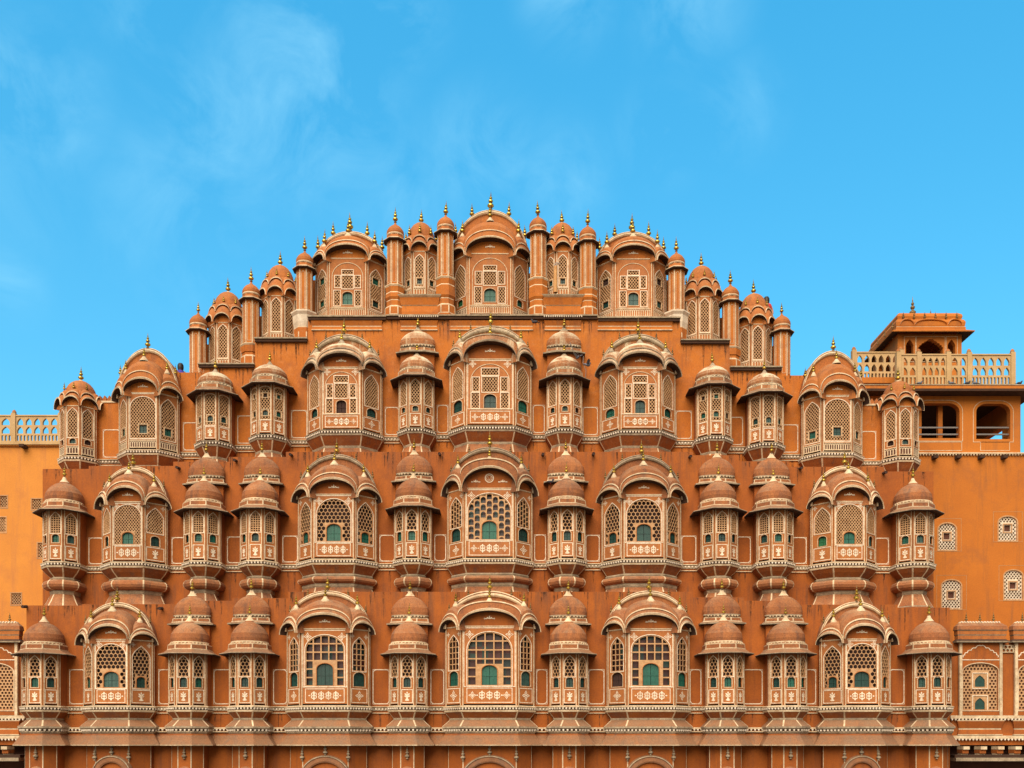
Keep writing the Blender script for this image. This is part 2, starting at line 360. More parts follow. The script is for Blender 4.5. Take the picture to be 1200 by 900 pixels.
# ------------------------------------------------------------------ plans
def plan_bay(W, Fw, side=.3, yc=None):
    dep = (W-Fw)/2
    pts = [(-W/2, 0), (-W/2, -side), (-Fw/2, -side-dep), (Fw/2, -side-dep), (W/2, -side), (W/2, 0)]
    return pts
def offset_open(pts, o, y0=0.0):
    out = []; n = len(pts)
    for i in range(n):
        d1 = (Vector(pts[i])-Vector(pts[i-1])).normalized() if i else None
        d2 = (Vector(pts[i+1])-Vector(pts[i])).normalized() if i < n-1 else None
        d1 = d1 or d2; d2 = d2 or d1
        n1 = Vector((d1.y, -d1.x)); n2 = Vector((d2.y, -d2.x))   # left->right path along -y side: outward is -y
        m = n1+n2; k = m.dot(n1); q = Vector(pts[i])+m*(o/k)
        out.append((q.x, q.y))
    # outward check below; ends stay on the wall plane
    out[0] = (out[0][0], pts[0][1]+y0); out[-1] = (out[-1][0], pts[-1][1]+y0)
    return out
def loft(mb, plan, prof, ends=.06, smooth=False):
    """prof: list of (z, off, material of the band that starts here)"""
    rings = [offset_open(plan, o, ends) for _, o, _ in prof]
    for i in range(len(prof)-1):
        A, B = rings[i], rings[i+1]; za, zb = prof[i][0], prof[i+1][0]
        n = len(A); vs = [(x, y, za) for x, y in A]+[(x, y, zb) for x, y in B]
        mb.add(vs, [(j, j+1, n+j+1, n+j) for j in range(n-1)], prof[i][2], smooth)
    for k, fl in ((0, False), (-1, True)):
        n = len(rings[k]); z = prof[k][0]; f = tuple(range(n))
        mb.add([(x, y, z) for x, y in rings[k]], [f if not fl else f], prof[k-1 if k else 0][2])
def corner_ribs(mb, plan, prof, wd=.03, m='cream', lift=.007):
    rings = [offset_open(plan, o+lift, 0) for _, o in prof]
    for j in range(1, len(plan)-1):
        for i in range(len(prof)-1):
            for s in (-1, 1):
                a = Vector(rings[i][j]); b = Vector(rings[i+1][j])
                ta = (Vector(rings[i][j+s])-a).normalized()*wd; tb = (Vector(rings[i+1][j+s])-b).normalized()*wd
                mb.quad((*a, prof[i][0]), (*(a+ta), prof[i][0]), (*(b+tb), prof[i+1][0]), (*b, prof[i+1][0]), m)
def beads(mb, path, z, pitch=.115, size=.035, m='bead', closed=False):
    for i in range(len(path)-1):
        a, b = Vector(path[i]), Vector(path[i+1]); ln = (b-a).length
        if ln < pitch: continue
        t = (b-a)/ln; nn = Vector((t.y, -t.x)); k = int(ln/pitch); st = ln/k
        for q in range(k):
            c = a+t*(st*(q+.5)); s = size
            A = [c-t*s, c-t*s*.6+nn*s, c+t*s*.6+nn*s, c+t*s]
            vs = [(p.x, p.y, z+s*.95) for p in A]+[(p.x, p.y, z-s*.15) for p in A]+[(c.x+nn.x*s*.5, c.y+nn.y*s*.5, z-s*1.2)]
            mb.add(vs, [(3, 2, 1, 0), (0, 1, 5, 4), (1, 2, 6, 5), (2, 3, 7, 6), (4, 5, 8), (5, 6, 8), (6, 7, 8), (7, 4, 8)], m)
def faces_of(plan, idx=None):
    out = []
    for i in (idx or range(1, len(plan)-2)):
        a, b = Vector(plan[i]), Vector(plan[i+1]); t = (b-a).normalized(); c = (a+b)/2
        out.append((frame((c.x, c.y, 0), (t.x, t.y, 0), (t.y, -t.x, 0)), (b-a).length))
    return out
def lathe(mb, prof, c=(0, 0), segs=24, smooth=True, sx=1.0, sy=1.0):
    """prof: (z, r, mat)"""
    n = segs
    vs = []
    for z, r, _ in prof:
        vs += [(c[0]+r*cos(2*pi*k/n)*sx, c[1]+r*sin(2*pi*k/n)*sy, z) for k in range(n)]
    for i in range(len(prof)-1):
        mb.add([vs[i*n+k] for k in range(n)]+[vs[(i+1)*n+k] for k in range(n)],
               [(k, (k+1) % n, n+(k+1) % n, n+k) for k in range(n)], prof[i][2], smooth)
def dome_prof(z0, Rr, H, m='dome', cap='cream_old', ring='cream_old'):
    P = [(z0-.06, Rr*.94, ring), (z0-.03, Rr*1.0, ring), (z0, Rr*1.0, ring), (z0+.01, Rr*.985, m)]
    for t in (.1, .25, .4, .55, .68, .79, .87):
        a = t*pi/2; P.append((z0+H*(.02+.80*sin(a)), Rr*(.985+.055*sin(pi*min(1, t*2.2)))*cos(a)**.86+(.03*Rr if t > .8 else 0), m))
    P += [(z0+H*.84, Rr*.27, cap), (z0+H*.89, Rr*.21, cap), (z0+H*.97, Rr*.13, cap), (z0+H*1.08, Rr*.075, cap), (z0+H*1.09, .001, cap)]
    return P
# ------------------------------------------------------------------ finials (shared meshes)
def finial_mesh(H, fat=1.0, m='gold', md='gold_dark'):
    mb = MB(); q = [(0, .05), (.03, .10), (.06, .05), (.10, .045), (.13, .10), (.19, .165), (.25, .165), (.31, .10), (.34, .05), (.37, .045), (.40, .09), (.44, .115), (.49, .115), (.53, .07), (.56, .035), (.60, .07), (.65, .08), (.69, .05), (.73, .022), (.80, .032), (.84, .018), (1.0, .004)]
    pr = [(z*H, r*H*fat, (md if (i < 4 or 8 <= i < 10 or i > 16) else m)) for i, (z, r) in enumerate(q)]
    lathe(mb, pr, (0, 0), 10); return mb.mesh('finial')
FIN = {'big': finial_mesh(.80, 1.0), 'mid': finial_mesh(.62, 1.0), 'small': finial_mesh(.46, 1.0), 'tiny': finial_mesh(.32, 1.05), 'dark': finial_mesh(.36, .9, 'gold_dark'), 'stone': finial_mesh(.5, 1.0, 'cream_old', 'cream_old')}
# ------------------------------------------------------------------ hoods
def hood(mb, fr, w_, z0, rise, prof, kx=.2, n=18, t0=0.0, t1=pi, cap=True, p=1.0):
    cols = []
    for k in range(n+1):
        t = t0+(t1-t0)*k/n; c, s = cos(t), sin(t)
        cols.append([fr((w_/2+q[0]*kx)*c, z0+(rise+q[0])*((q[3] if len(q) > 3 else 0)+(1-(q[3] if len(q) > 3 else 0))*abs(s)**p), q[1]) for q in prof])
    m_ = len(prof)
    vs = [q for c in cols for q in c]
    for j in range(m_-1):
        mb.add([cols[k][j] for k in range(n+1)]+[cols[k][j+1] for k in range(n+1)],
               [(k, k+1, n+1+k+1, n+1+k) for k in range(n)], prof[j][2], prof[j][2] not in ('cream', 'cream_old', 'bead'))
    if cap:
        for k in (0, n): mb.add(cols[k], [tuple(range(m_))], prof[1][2])
def arch_fill(mb, fr, w_, z0, rise, d, m, n=18, p=1.0):
    mb.add([fr(w_/2*cos(pi*k/n), z0+rise*(sin(pi*k/n))**p, d) for k in range(n+1)], [tuple(range(n+1))], m)
def hood_prof(style, dm, lip='cream', total=.75, back=-.65, out=.3, wide=1.0):
    t = total
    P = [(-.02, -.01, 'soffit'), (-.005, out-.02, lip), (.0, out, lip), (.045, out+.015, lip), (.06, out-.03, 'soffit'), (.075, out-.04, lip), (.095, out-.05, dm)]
    if style == 'flat':      # long curved roof: a shallow ridge line over the arch
        return P+[(t*.80, out*.72, dm, .42), (t*.86, out*.80, lip, .46), (t*.98, out*.78, lip, .48), (t, out*.5, dm, .48), (t*1.06, -.1, dm, .46), (t*1.10, back, dm, .4)]
    f = .22 if style == 'mid' else .0
    return P+[(t*.32, out*.66, dm, f), (t*.34, out*.76, lip, f), (t*.34+.04, out*.74, lip, f), (t*.34+.05, out*.60, dm, f),
            (t*.60, out*.52, dm, f), (t*.80, out*.15, dm, f), (t*.94, -.16, dm, f), (t*1.03, -.38, dm, f), (t*1.06, back, dm, f)]
# ------------------------------------------------------------------ face panel with screens and shutters
TR = .012
def shutter(col, fr, uc, v0, v1, w_, m='teal', ajar=False):
    mb = MB(); g = .008
    mb.fbox(fr, uc-w_/2-.02, uc-g, v0-.02, v1+.02, -.10, -.075, m); mb.fbox(fr, uc+g, uc+w_/2+.02, v0-.02, v1+.02, -.10, -.075, m)
    for s in (-1, 1):
        mb.fbox(fr, uc+s*w_*.25-.012, uc+s*w_*.25+.012, v0, v1, -.074, -.066, m)
    mb.fbox(fr, uc-w_/2, uc+w_/2, v0+(v1-v0)*.45, v0+(v1-v0)*.45+.02, -.073, -.062, m)
    col.append(('shutter', mb, (0, 0, 0)))
def panel(col, body, fr, w_, h0, h1, sp):
    """face of a bay: outer plate with window regions, lattices, shutters, painted panel"""
    facem = sp.get('facem', 'face'); scr = MB(); pw = sp.get('pillar', .055)
    u = w_/2-pw; H = h1-h0
    holes = []; V = lambda t: h0+H*t
    lat = sp.get('lat', []); sh = sp.get('sh', [])
    regs = []
    for q in lat:
        W2 = q.get('w', .8)*2*u; uc = q.get('u', 0)*u; r = arch(uc, V(q['v'][0]), V(q['v'][1]), W2, q.get('arch', 'round'), 8, q.get('rise')) if q.get('arch', 'round') != 'none' else rect(uc-W2/2, uc+W2/2, V(q['v'][0]), V(q['v'][1]))
        regs.append((q, r)); holes.append(r)
    shp = []
    for q in sh:
        W2 = q['w']*2*u; uc = q.get('u', 0)*u; v0, v1 = V(q['v'][0]), V(q['v'][1])
        a = arch(uc, v0, v1, W2, q.get('arch', 'round'), 5, W2*.34 if q.get('arch') != 'none' else .0) if q.get('arch') != 'none' else rect(uc-W2/2, uc+W2/2, v0, v1)
        inl = any(min(p[0] for p in r) < uc < max(p[0] for p in r) and min(p[1] for p in r) < (v0+v1)/2 < max(p[1] for p in r) for _, r in regs)
        shp.append((q, a, uc, v0, v1, W2, inl))
        if not inl: holes.append(a)
    plate(scr, fr, rect(-u, u, h0, h1), holes, -.035, 0, facem)
    for q, r in regs:
        ins = [x for x in shp if x[6] and min(p[0] for p in r) < x[2] < max(p[0] for p in r) and min(p[1] for p in r) < (x[3]+x[4])/2 < max(p[1] for p in r)]
        mg = q.get('mg', .05)
        ex = [(x[2]-x[5]/2-mg, x[2]+x[5]/2+mg, x[3]-mg*.8, x[4]+mg) for x in ins]
        hs_ = lattice_holes(r, q['k'], q['p'], q['b'], ex)
        rr = inset(ccw(r), .0)
        plate(scr, fr, rr, hs_+[ccw(x[1]) if x[3]-.001 > min(p[1] for p in r) else ccw(x[1]) for x in ins], -.045, -.014, q.get('m', 'bar'), q.get('m', 'bar'), False)
        ribbon(scr, fr, inset(ccw(r), -.022), .026, -.002, TR, 'paint', True)
        for x in ins: ribbon(scr, fr, rect(x[2]-x[5]/2-.028, x[2]+x[5]/2+.028, x[3]-.02, x[4]+.03) if x[0].get('box') else inset(ccw(x[1]), -.018), .018, -.015, .004, 'cream' if x[0].get('box') else 'face', True)
    for x in shp:
        if not x[6]: ribbon(scr, fr, inset(ccw(x[1]), -.02), .018, -.002, TR, 'cream', True)
        if not x[0].get('open'): shutter(col, fr, x[2], x[3], x[4], x[5], x[0].get('m', 'teal'))
    if 'frame' in sp: rectline(scr, fr, -u+.025, u-.025, V(sp['frame'][0]), V(sp['frame'][1]), .026, .0, 'paint')
    if 'motif' in sp:
        k, a, b = sp['motif'][:3]; kw = sp['motif'][3] if len(sp['motif']) > 3 else .86
        va, vb = V(a), V(b); uu = u*kw
        rectline(scr, fr, -uu, uu, va, vb, .024, .0, 'paint'); c = (0, (va+vb)/2); hh = vb-va
        if k == 'scroll':
            motif_scroll(scr, fr, c, min(uu*1.0, hh*2.1), hh*.55, .006)
            for s in (-1, 1): motif_cross(scr, fr, (s*uu*.76, c[1]), min(hh*.3, uu*.16), .006)
        elif k == 'scroll1': motif_scroll(scr, fr, c, min(uu*1.5, hh*2.6), hh*.58, .006)
        elif k == 'cross': motif_cross(scr, fr, c, min(hh*.34, uu*.6), .006)
        elif k == 'vase': motif_vase(scr, fr, c, min(uu*1.3, hh*.6), hh*.72, .006)
    if 'rail' in sp:         # balustrade of small posts painted at the foot of the face
        va, vb = V(sp['rail'][0]), V(sp['rail'][1]); n = max(3, int(2*u*.92/.085)); st = 2*u*.92/n
        scr.fbox(fr, -u*.96, u*.96, va, va+.03, 0, .02, 'cream'); scr.fbox(fr, -u*.96, u*.96, vb-.03, vb, 0, .02, 'cream')
        scr.fbox(fr, -u*.94, u*.94, va+.03, vb-.03, 0.0, .002, 'brown_dark' if sp.get('raildark') else 'face')
        for i in range(n+1):
            x = -u*.92+st*i; scr.fbox(fr, x-.017, x+.017, va+.03, vb-.06, 0, .016, 'cream')
            if i < n: ribbon(scr, fr, [(x, vb-.11), (x+st*.5, vb-.05), (x+st, vb-.11)], .016, 0, .014, 'cream')
    if sp.get('spand'):
        for s in (-1, 1): motif_cross(scr, fr, (s*u*.76, V(sp['spand'])), min(.13, u*.22), .006)
    col.append(('lattice_screen', scr, (0, 0, 0)))
# ------------------------------------------------------------------ bay templates
def hexa(v, p=.125, b=.028, **k): return dict(k='hex', v=v, p=p, b=b, **k)
def spec(kind, side=False):
    s = side
    S = {
     'A1c': dict(frame=(.225, .985), motif=('scroll', .02, .205), spand=.90, lat=[dict(k='sq', v=(.24, .93), w=.84, p=.30, b=.045, rise=.62)], sh=[dict(v=(.245, .50), w=.29, m='teal_dark')]),
     'A1s': dict(motif=('cross', .02, .205), spand=.92, lat=[dict(k='sq', v=(.45, .90), w=.70, p=.20, b=.03, arch='point')], sh=[dict(v=(.24, .43), w=.62, m='teal_dark')]),
     'A2c': dict(frame=(.235, .985), motif=('scroll', .02, .22), spand=.90, lat=[dict(k='brick', v=(.25, .93), w=.90, p=.215, b=.036, rise=.62)], sh=[dict(v=(.255, .52), w=.31, m='teal_dark')]),
     'A2s': dict(motif=('cross', .02, .22), spand=.92, lat=[dict(k='brick', v=(.46, .90), w=.72, p=.135, b=.023, arch='point')], sh=[dict(v=(.25, .44), w=.60, m='teal_dark')]),
     'A3c': dict(frame=(.235, .985), motif=('scroll', .02, .20), spand=.93,
                 lat=[dict(k='diam', v=(.50, .73), w=.34, p=.112, b=.021, arch='none'), dict(k='diam', v=(.76, .86), w=.36, p=.112, b=.021, arch='none'),
                      dict(k='diam', v=(.51, .72), w=.14, u=-.62, p=.112, b=.021, arch='none'), dict(k='diam', v=(.51, .72), w=.14, u=.62, p=.112, b=.021, arch='none'),
                      dict(k='diam', v=(.25, .48), w=.16, u=-.64, p=.112, b=.021, arch='none'), dict(k='diam', v=(.25, .48), w=.16, u=.64, p=.112, b=.021, arch='none')],
                 sh=[dict(v=(.25, .46), w=.26, m='teal_dark')], bigarch=True),
     'A3s': dict(motif=('cross', .02, .20), lat=[dict(k='diam', v=(.43, .93), w=.72, p=.112, b=.021, arch='point')], sh=[dict(v=(.23, .41), w=.62, m='teal_dark')]),
     'A4c': dict(rail=(.0, .14), lat=[dict(k='diam', v=(.48, .70), w=.30, p=.112, b=.021, arch='none'), dict(k='diam', v=(.73, .80), w=.30, p=.112, b=.021, arch='none'),
                      dict(k='diam', v=(.50, .70), w=.14, u=-.56, p=.112, b=.021, arch='none'), dict(k='diam', v=(.50, .70), w=.14, u=.56, p=.112, b=.021, arch='none'),
                      dict(k='diam', v=(.18, .44), w=.16, u=-.58, p=.112, b=.021, arch='none'), dict(k='diam', v=(.18, .44), w=.16, u=.58, p=.112, b=.021, arch='none')],
                 sh=[dict(v=(.20, .42), w=.28, m='teal')], bigarch=True),
     'A4s': dict(rail=(.0, .13), raildark=True, lat=[dict(k='diam', v=(.33, .88), w=.68, p=.112, b=.021, arch='point')], sh=[dict(v=(.18, .29), w=.36, m='green')]),
     'A4bs': dict(rail=(.0, .14), lat=[dict(k='diam', v=(.17, .88), w=.70, p=.112, b=.021, arch='point')], sh=[dict(v=(.22, .33), w=.36, m='teal_dark', arch='none', box=1), dict(v=(.62, .73), w=.36, m='dark', arch='none', box=1)]),
     'B1c': dict(frame=(.225, .985), motif=('scroll1', .02, .20), spand=.90, lat=[dict(k='sq', v=(.24, .92), w=.86, p=.30, b=.045, rise=.5)], sh=[dict(v=(.245, .54), w=.36, m='teal_dark')]),
     'B2c': dict(frame=(.235, .985), motif=('scroll1', .02, .22), spand=.90, lat=[hexa((.25, .93), .150, .022, w=.86, rise=.55)], sh=[dict(v=(.26, .53), w=.36, m='teal_dark')]),
     'B3s': dict(motif=('cross', .02, .20), lat=[dict(k='diam', v=(.40, .93), w=.72, p=.112, b=.021, arch='point')], sh=[dict(v=(.23, .37), w=.5, m='teal_dark')]),
     'L1c': dict(frame=(.235, .98), motif=('scroll1', .02, .22), spand=.93, lat=[hexa((.25, .93), .150, .022, w=.90, rise=.42)], sh=[dict(v=(.26, .50), w=.46, m='teal_dark')]),
     'L1s': dict(motif=('vase', .02, .22), spand=.94, lat=[hexa((.25, .91), .142, .021, w=.78, arch='point')], sh=[dict(v=(.26, .43), w=.40, m='teal_dark')]),
     'L2c': dict(frame=(.255, .98), motif=('scroll1', .02, .24), spand=.93, lat=[dict(k='diam', v=(.27, .95), w=.90, p=.10, b=.022, rise=.42)], sh=[dict(v=(.28, .48), w=.38, m='teal')]),
     'L2s': dict(motif=('vase', .02, .24), spand=.95, lat=[dict(k='diam', v=(.50, .93), w=.78, p=.10, b=.022, arch='point')], sh=[dict(v=(.27, .44), w=.42, m='teal_dark')]),
     'L3c': dict(rail=(.0, .14), raildark=True, frame=(.16, .99), lat=[dict(k='diam', v=(.18, .93), w=.90, p=.110, b=.021, rise=.40)], sh=[dict(v=(.27, .42), w=.28, m='teal_dark', arch='none', box=1)]),
     'L3s': dict(rail=(.0, .14), raildark=True, lat=[dict(k='diam', v=(.18, .93), w=.80, p=.110, b=.021, arch='point')], sh=[dict(v=(.26, .39), w=.36, m='teal', arch='none', box=1)]),
     'S1': dict(motif=('vase', .02, .28), lat=[hexa((.54, .94), .135, .021, w=.78, arch='point')], sh=[dict(v=(.33, .52), w=.56, m='teal_dark')]),
     'S2': dict(motif=('vase', .02, .28), lat=[dict(k='sq', v=(.54, .95), w=.80, p=.085, b=.028, arch='point')], sh=[dict(v=(.35, .51), w=.56, m='teal_dark')]),
     'S3': dict(motif=('vase', .02, .26), lat=[dict(k='diam', v=(.46, .95), w=.78, p=.112, b=.021, arch='point')], sh=[dict(v=(.31, .41), w=.46, m='teal_dark', box=1)]),
     'S3b': dict(motif=('vase', .02, .26), lat=[dict(k='diam', v=(.28, .95), w=.84, p=.112, b=.021, arch='flat')], sh=[dict(v=(.36, .47), w=.44, m='teal_dark', box=1), dict(v=(.74, .82), w=.32, m='dark', arch='none', box=1)]),
     'S3c': dict(motif=('vase', .02, .26), lat=[dict(k='diam', v=(.30, .95), w=.84, p=.112, b=.021, arch='flat')], sh=[dict(v=(.38, .50), w=.46, m='teal_dark', box=1)]),
     'S4': dict(rail=(.0, .17), lat=[dict(k='diam', v=(.20, .92), w=.74, p=.112, b=.021, arch='point')], sh=[dict(v=(.26, .38), w=.42, m='teal_dark', arch='none', box=1)]),
     'M4': dict(rail=(.0, .17), lat=[dict(k='diam', v=(.19, .95), w=.78, p=.112, b=.021, arch='point')]),
     'E3': dict(rail=(.0, .17), raildark=True, lat=[dict(k='diam', v=(.35, .95), w=.80, p=.112, b=.021, arch='point')], sh=[dict(v=(.22, .32), w=.5, m='dark', box=1)]),
    }
    return S[kind]
def cornice(mb, plan, old=False):
    c = 'cream_old' if old else 'cream'
    loft(mb, plan, [(-.05, -.02, 'wall'), (-.02, .05, c), (.035, .07, c), (.045, .045, 'soffit'), (.13, .045, c), (.14, .085, c), (.175, .09, c), (.20, .02, c), (.21, -.05, 'wall')])
    beads(mb, offset_open(plan, .045), .095, .105, .036)
def corbel(kind, plan, big=False):
    mb = MB(); c = 'cream_old'; d = 'dome'
    if kind == 1:
        P = [(-1.05, .02, 'skirt'), (-.80, .0, c), (-.73, .06, c), (-.70, .05, 'soffit'), (-.63, .06, c), (-.59, .12, c), (-.53, .12, 'skirt'), (-.30, -.13, c), (-.25, -.12, c), (-.23, -.13, 'wall_old'), (-.03, .03, 'wall')]
        loft(mb, plan, P); corner_ribs(mb, plan, [(-.53, .12), (-.30, -.13)]); corner_ribs(mb, plan, [(-.23, -.13), (-.03, .03)])
        beads(mb, offset_open(plan, .055), -.665, .125, .04)
    elif kind == 2:
        b0, b1 = (-.42, -.80) if not big else (-.40, -.66)
        m_ = (b0+b1)/2; f0 = b1-.08; f1 = -1.42 if not big else -1.15; ins = -.24 if not big else -.16
        P = [(-1.9, -.02, d), (f1, -.02, c), (f1+.04, -.02, d), (f1+.22, -.12, d), (f0-.06, ins, c), (f0, ins+.03, c), (b1, ins+.03, d)]
        P += [(m_+(b1-m_)*.86, -.08, d), (m_+(b1-m_)*.5, -.01, d), (m_, .02, d), (m_+(b0-m_)*.5, -.01, d), (m_+(b0-m_)*.86, -.08, d), (b0, ins+.02, c), (b0+.05, ins+.04, c), (b0+.10, ins, 'wall_old'), (-.16, -.07, 'wall_old'), (-.03, .03, 'wall')]
        loft(mb, plan, P); corner_ribs(mb, plan, [(z, o) for z, o, _ in P if f1 <= z <= f0-.05]); corner_ribs(mb, plan, [(z, o) for z, o, _ in P if b1 <= z <= b0]); corner_ribs(mb, plan, [(b0+.1, ins), (-.16, -.07), (-.03, .03)])
    else:
        P = [(-1.5, .0, d), (-.85, -.03, d), (-.52, -.15, d), (-.44, -.17, c), (-.37, -.15, c), (-.35, -.17, 'wall_old'), (-.2, -.07, 'wall_old'), (-.03, .03, 'wall')]
        loft(mb, plan, P); corner_ribs(mb, plan, [(z, o) for z, o, _ in P[:4]]); corner_ribs(mb, plan, [(z, o) for z, o, _ in P[5:]])
    return mb
VAR = {}
class T:   # template: body mesh + list of (name, meshdata, offset)
    def __init__(s, body, subs, spread=0): s.body = body.mesh('bay_window'); s.subs = [(n, (m.mesh(n) if isinstance(m, MB) else m), o) for n, m, o in subs]
    def put(s, parent, x, y, z, name='bay_window'):
        b = link(name, s.body, parent, (x, y, z))
        for n, m, o in s.subs:
            if n == 'shutter':
                q = random.random(); v = 'green' if q < .02 else 'dark' if q < .05 else 'teal' if q < .30 else 'teal_grey' if q < .46 else None
                if v:
                    if (m, v) not in VAR:
                        k = m.copy(); k.materials.clear(); k.materials.append(MATS[v]); VAR[(m, v)] = k
                    m = VAR[(m, v)]
            k = link(n, m, b, o)
            if n == 'finial': k.rotation_euler = (random.gauss(0, .02), random.gauss(0, .025), random.uniform(0, 3)); k.scale = (1, 1, random.uniform(.9, 1.06))
        b.rotation_euler = (0, random.gauss(0, .0022), random.gauss(0, .004)); b.scale = (random.uniform(.992, 1.008), 1, random.uniform(.994, 1.006))
        return b
def pillars(mb, plan, z0, z1, m='cream', wd=.045, plug='face'):
    for j in range(1, len(plan)-1):
        for s in (-1, 1):
            a = Vector(plan[j]); t = (Vector(plan[j+s])-a).normalized(); nn = Vector((t.y, -t.x))*(1 if s > 0 else -1)
            fr = frame((a.x, a.y, 0), (t.x*s, t.y*s, 0), (nn.x, nn.y, 0))
            u0, u1 = (0, .062) if s > 0 else (-.062, 0)
            mb.quad(fr(u0, z0, .012), fr(u1, z0, .012), fr(u1, z1, .012), fr(u0, z1, .012), plug)
            a0, a1 = (.030, .060) if s > 0 else (-.060, -.030)
            mb.fbox(fr, a0, a1, z0, z1, .012, .024, m)
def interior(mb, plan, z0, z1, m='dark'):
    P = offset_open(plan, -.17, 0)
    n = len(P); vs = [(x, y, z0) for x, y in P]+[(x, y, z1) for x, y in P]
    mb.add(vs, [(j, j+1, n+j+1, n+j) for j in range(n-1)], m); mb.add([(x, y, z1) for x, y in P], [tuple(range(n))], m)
H0 = .26   # bottom of the faces above the base line
def big_bay(W, Fw, hF, hA, hR, hB, kinds, corb, dm='dome', lip='cream', free=False, facem='face', intr='dark', tymp='wall', rearW=None, sun=False, fins=True, finsz=('mid', 'small', 'small', 'dark'), corbig=True, hz=H0, oldc=False, ring='cream_old', thick=.16, tot=None, stot=None, hstyle='mid'):
    plan = plan_bay(W, Fw); body = MB(); subs = []
    fs = faces_of(plan); cs = dict(spec(kinds[0])); ss = dict(spec(kinds[1])); cs['facem'] = ss['facem'] = facem
    side = .3; dep = (W-Fw)/2
    if not free or corb: cornice(body, plan, oldc)
    for i, (fr, w_) in enumerate(fs): panel(subs, body, fr, w_, hz, hF if i == 1 else hF-.02, cs if i == 1 else ss)
    if cs.get('bigarch'):
        fr, w_ = fs[1]; q = arch(0, hz+(hF-hz)*.23 if 'A3' in kinds[0] else hz+(hF-hz)*.15, hz+(hF-hz)*.93, w_*.80, 'round', 10, w_*.36)
        ribbon(body, fr, q, .022, .0, .018, 'cream', True)
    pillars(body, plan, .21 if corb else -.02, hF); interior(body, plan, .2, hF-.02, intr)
    # sides returning to the wall, and the head between frames and hoods
    for a, b in ((0, 1), (4, 5)):
        A, B = plan[a], plan[b]; body.quad((*A, .2), (*B, .2), (*B, hF+.1), (*A, hF+.1), 'wall')
    hs_ = hA-hF                       # tympanum height
    loft(body, plan, [(hF-.02, -.01, 'cream'), (hF-.0, .02, 'cream'), (hF+.03, .02, 'cream'), (hF+.035, .0, tymp), (hF+.10, 0, tymp)])
    can = MB()
    zs = hF+.06; fr, w_ = fs[1]; r_ = hA-zs
    arch_fill(can, fr, Fw+.06, zs, r_+.03, -.004, tymp)
    t_ = hR-hA; tot = tot or t_/.62; stot = stot or (.60 if W > 2.6 else .52)
    sidew = fs[0][1]; rs = (hA-hF)*.48
    flat = hstyle == 'flat'; hp = hood_prof(hstyle, dm, lip, total=(hR-hA) if flat else tot, out=.30, back=-dep-side)
    for i in (0, 2):
        f2, w2 = fs[i]; arch_fill(can, f2, w2+.04, zs-.12, rs+.10, -.004, tymp, 12)
        hood(can, f2, w2+.10, zs-.20, rs+.14, hood_prof(0, dm, lip, total=stot, out=.28, back=-.7), kx=.10, n=14)
    hood(can, fr, Fw+.10, zs-.06, r_+.06, hp, kx=.22, n=24)
    top_hood = hA+((hR-hA)+.06 if flat else tot)
    # fill behind the hoods
    core = [(x*.93, y*.93) for x, y in plan]
    loft(can, core, [(hF+.05, 0, tymp), (hF+.3, 0, dm), (hA+.1, -.25, dm)])
    # rear arch against the wall
    rw = rearW or (W+.12); rb = hB-(hF+.0); zr = hF-.02; f3 = front(0, 0, 0); dd = .42; bk = -.06 if not free else -1.5
    arch_fill(can, f3, rw-.05, zr, rb-thick+.02, dd-.06, dm, 24)
    rp_ = [(-.02, dd-.06, ring), (.0, dd, ring), (.05, dd+.03, ring), (.05+thick*.3, dd+.02, dm), (thick*.75, dd-.03, dm), (thick*.8, dd, ring), (thick, dd-.02, ring), (thick, dd-.1, dm), (thick-.01, bk, dm)]
    hood(can, f3, rw-2*thick*.4, zr, rb-thick, rp_, kx=.4, n=30)
    if free:
        arch_fill(can, f3, rw-.05, zr, rb, bk+.02, dm, 24)
        body.box(-W/2, W/2, -.02, 1.5, -.9, hF+.05, tymp)
    # caps and finials
    def capcone(x, y, z, r=.14):
        lathe(can, [(z-.06, r*1.1, lip), (z, r, lip), (z+.06, r*.62, lip), (z+.13, r*.35, lip), (z+.14, .001, lip)], (x, y), 12)
    capz = top_hood-.06
    yc = -side-dep+.12; capcone(0, yc, capz, .15)
    subs.append(('finial', FIN[finsz[1]], (0, yc, capz+.10)))
    subs.append(('finial', FIN[finsz[0]], (0, -dd+.03, hB-.02)))
    for s in (-1, 1):
        f2 = fs[0 if s < 0 else 2][0]; q = f2(0, 0, -.10); zz = zs-.06+rs+stot*.93
        capcone(q[0], q[1], zz, .10); subs.append(('finial', FIN[finsz[2]], (q[0], q[1], zz+.08)))
        a = R(28); subs.append(('finial', FIN[finsz[3]], (s*(rw/2-.0)*cos(a), -dd+.06, zr+(rb)*sin(a)-.02)))
        if W > 2.7: a = R(62); subs.append(('finial', FIN['dark' if not free else finsz[3]], (s*(rw/2)*cos(a), -dd+.06, zr+rb*sin(a)-.04)))
    if sun:    # painted tympanum
        fr, w_ = fs[1]; zc = zs+r_*.52
        ringp(body, fr, (0, zc), .15, .03, .004, 'paint', 16); ringp(body, fr, (0, zc), .10, .015, .004, 'paint', 14)
        for a in (-.04, .04): blob(body, fr, (a, zc+.03), .012, .012, 0, .006, 'paint', 6)
        ribbon(body, fr, [(-.045, zc-.025), (0, zc-.05), (.045, zc-.025)], .014, .0, .005, 'paint')
        for s in (-1, 1): motif_spray(body, fr, (s*w_*.27, zs+r_*.30), .34, .005)
    else:
        motif_spray(body, fs[1][0], (0, zs+r_*.48), .40, .005)
    subs.append(('canopy', can, (0, 0, 0)))
    if corb: subs.append(('corbel', corbel(corb, plan, corbig), (0, 0, 0)))
    return T(body, subs)
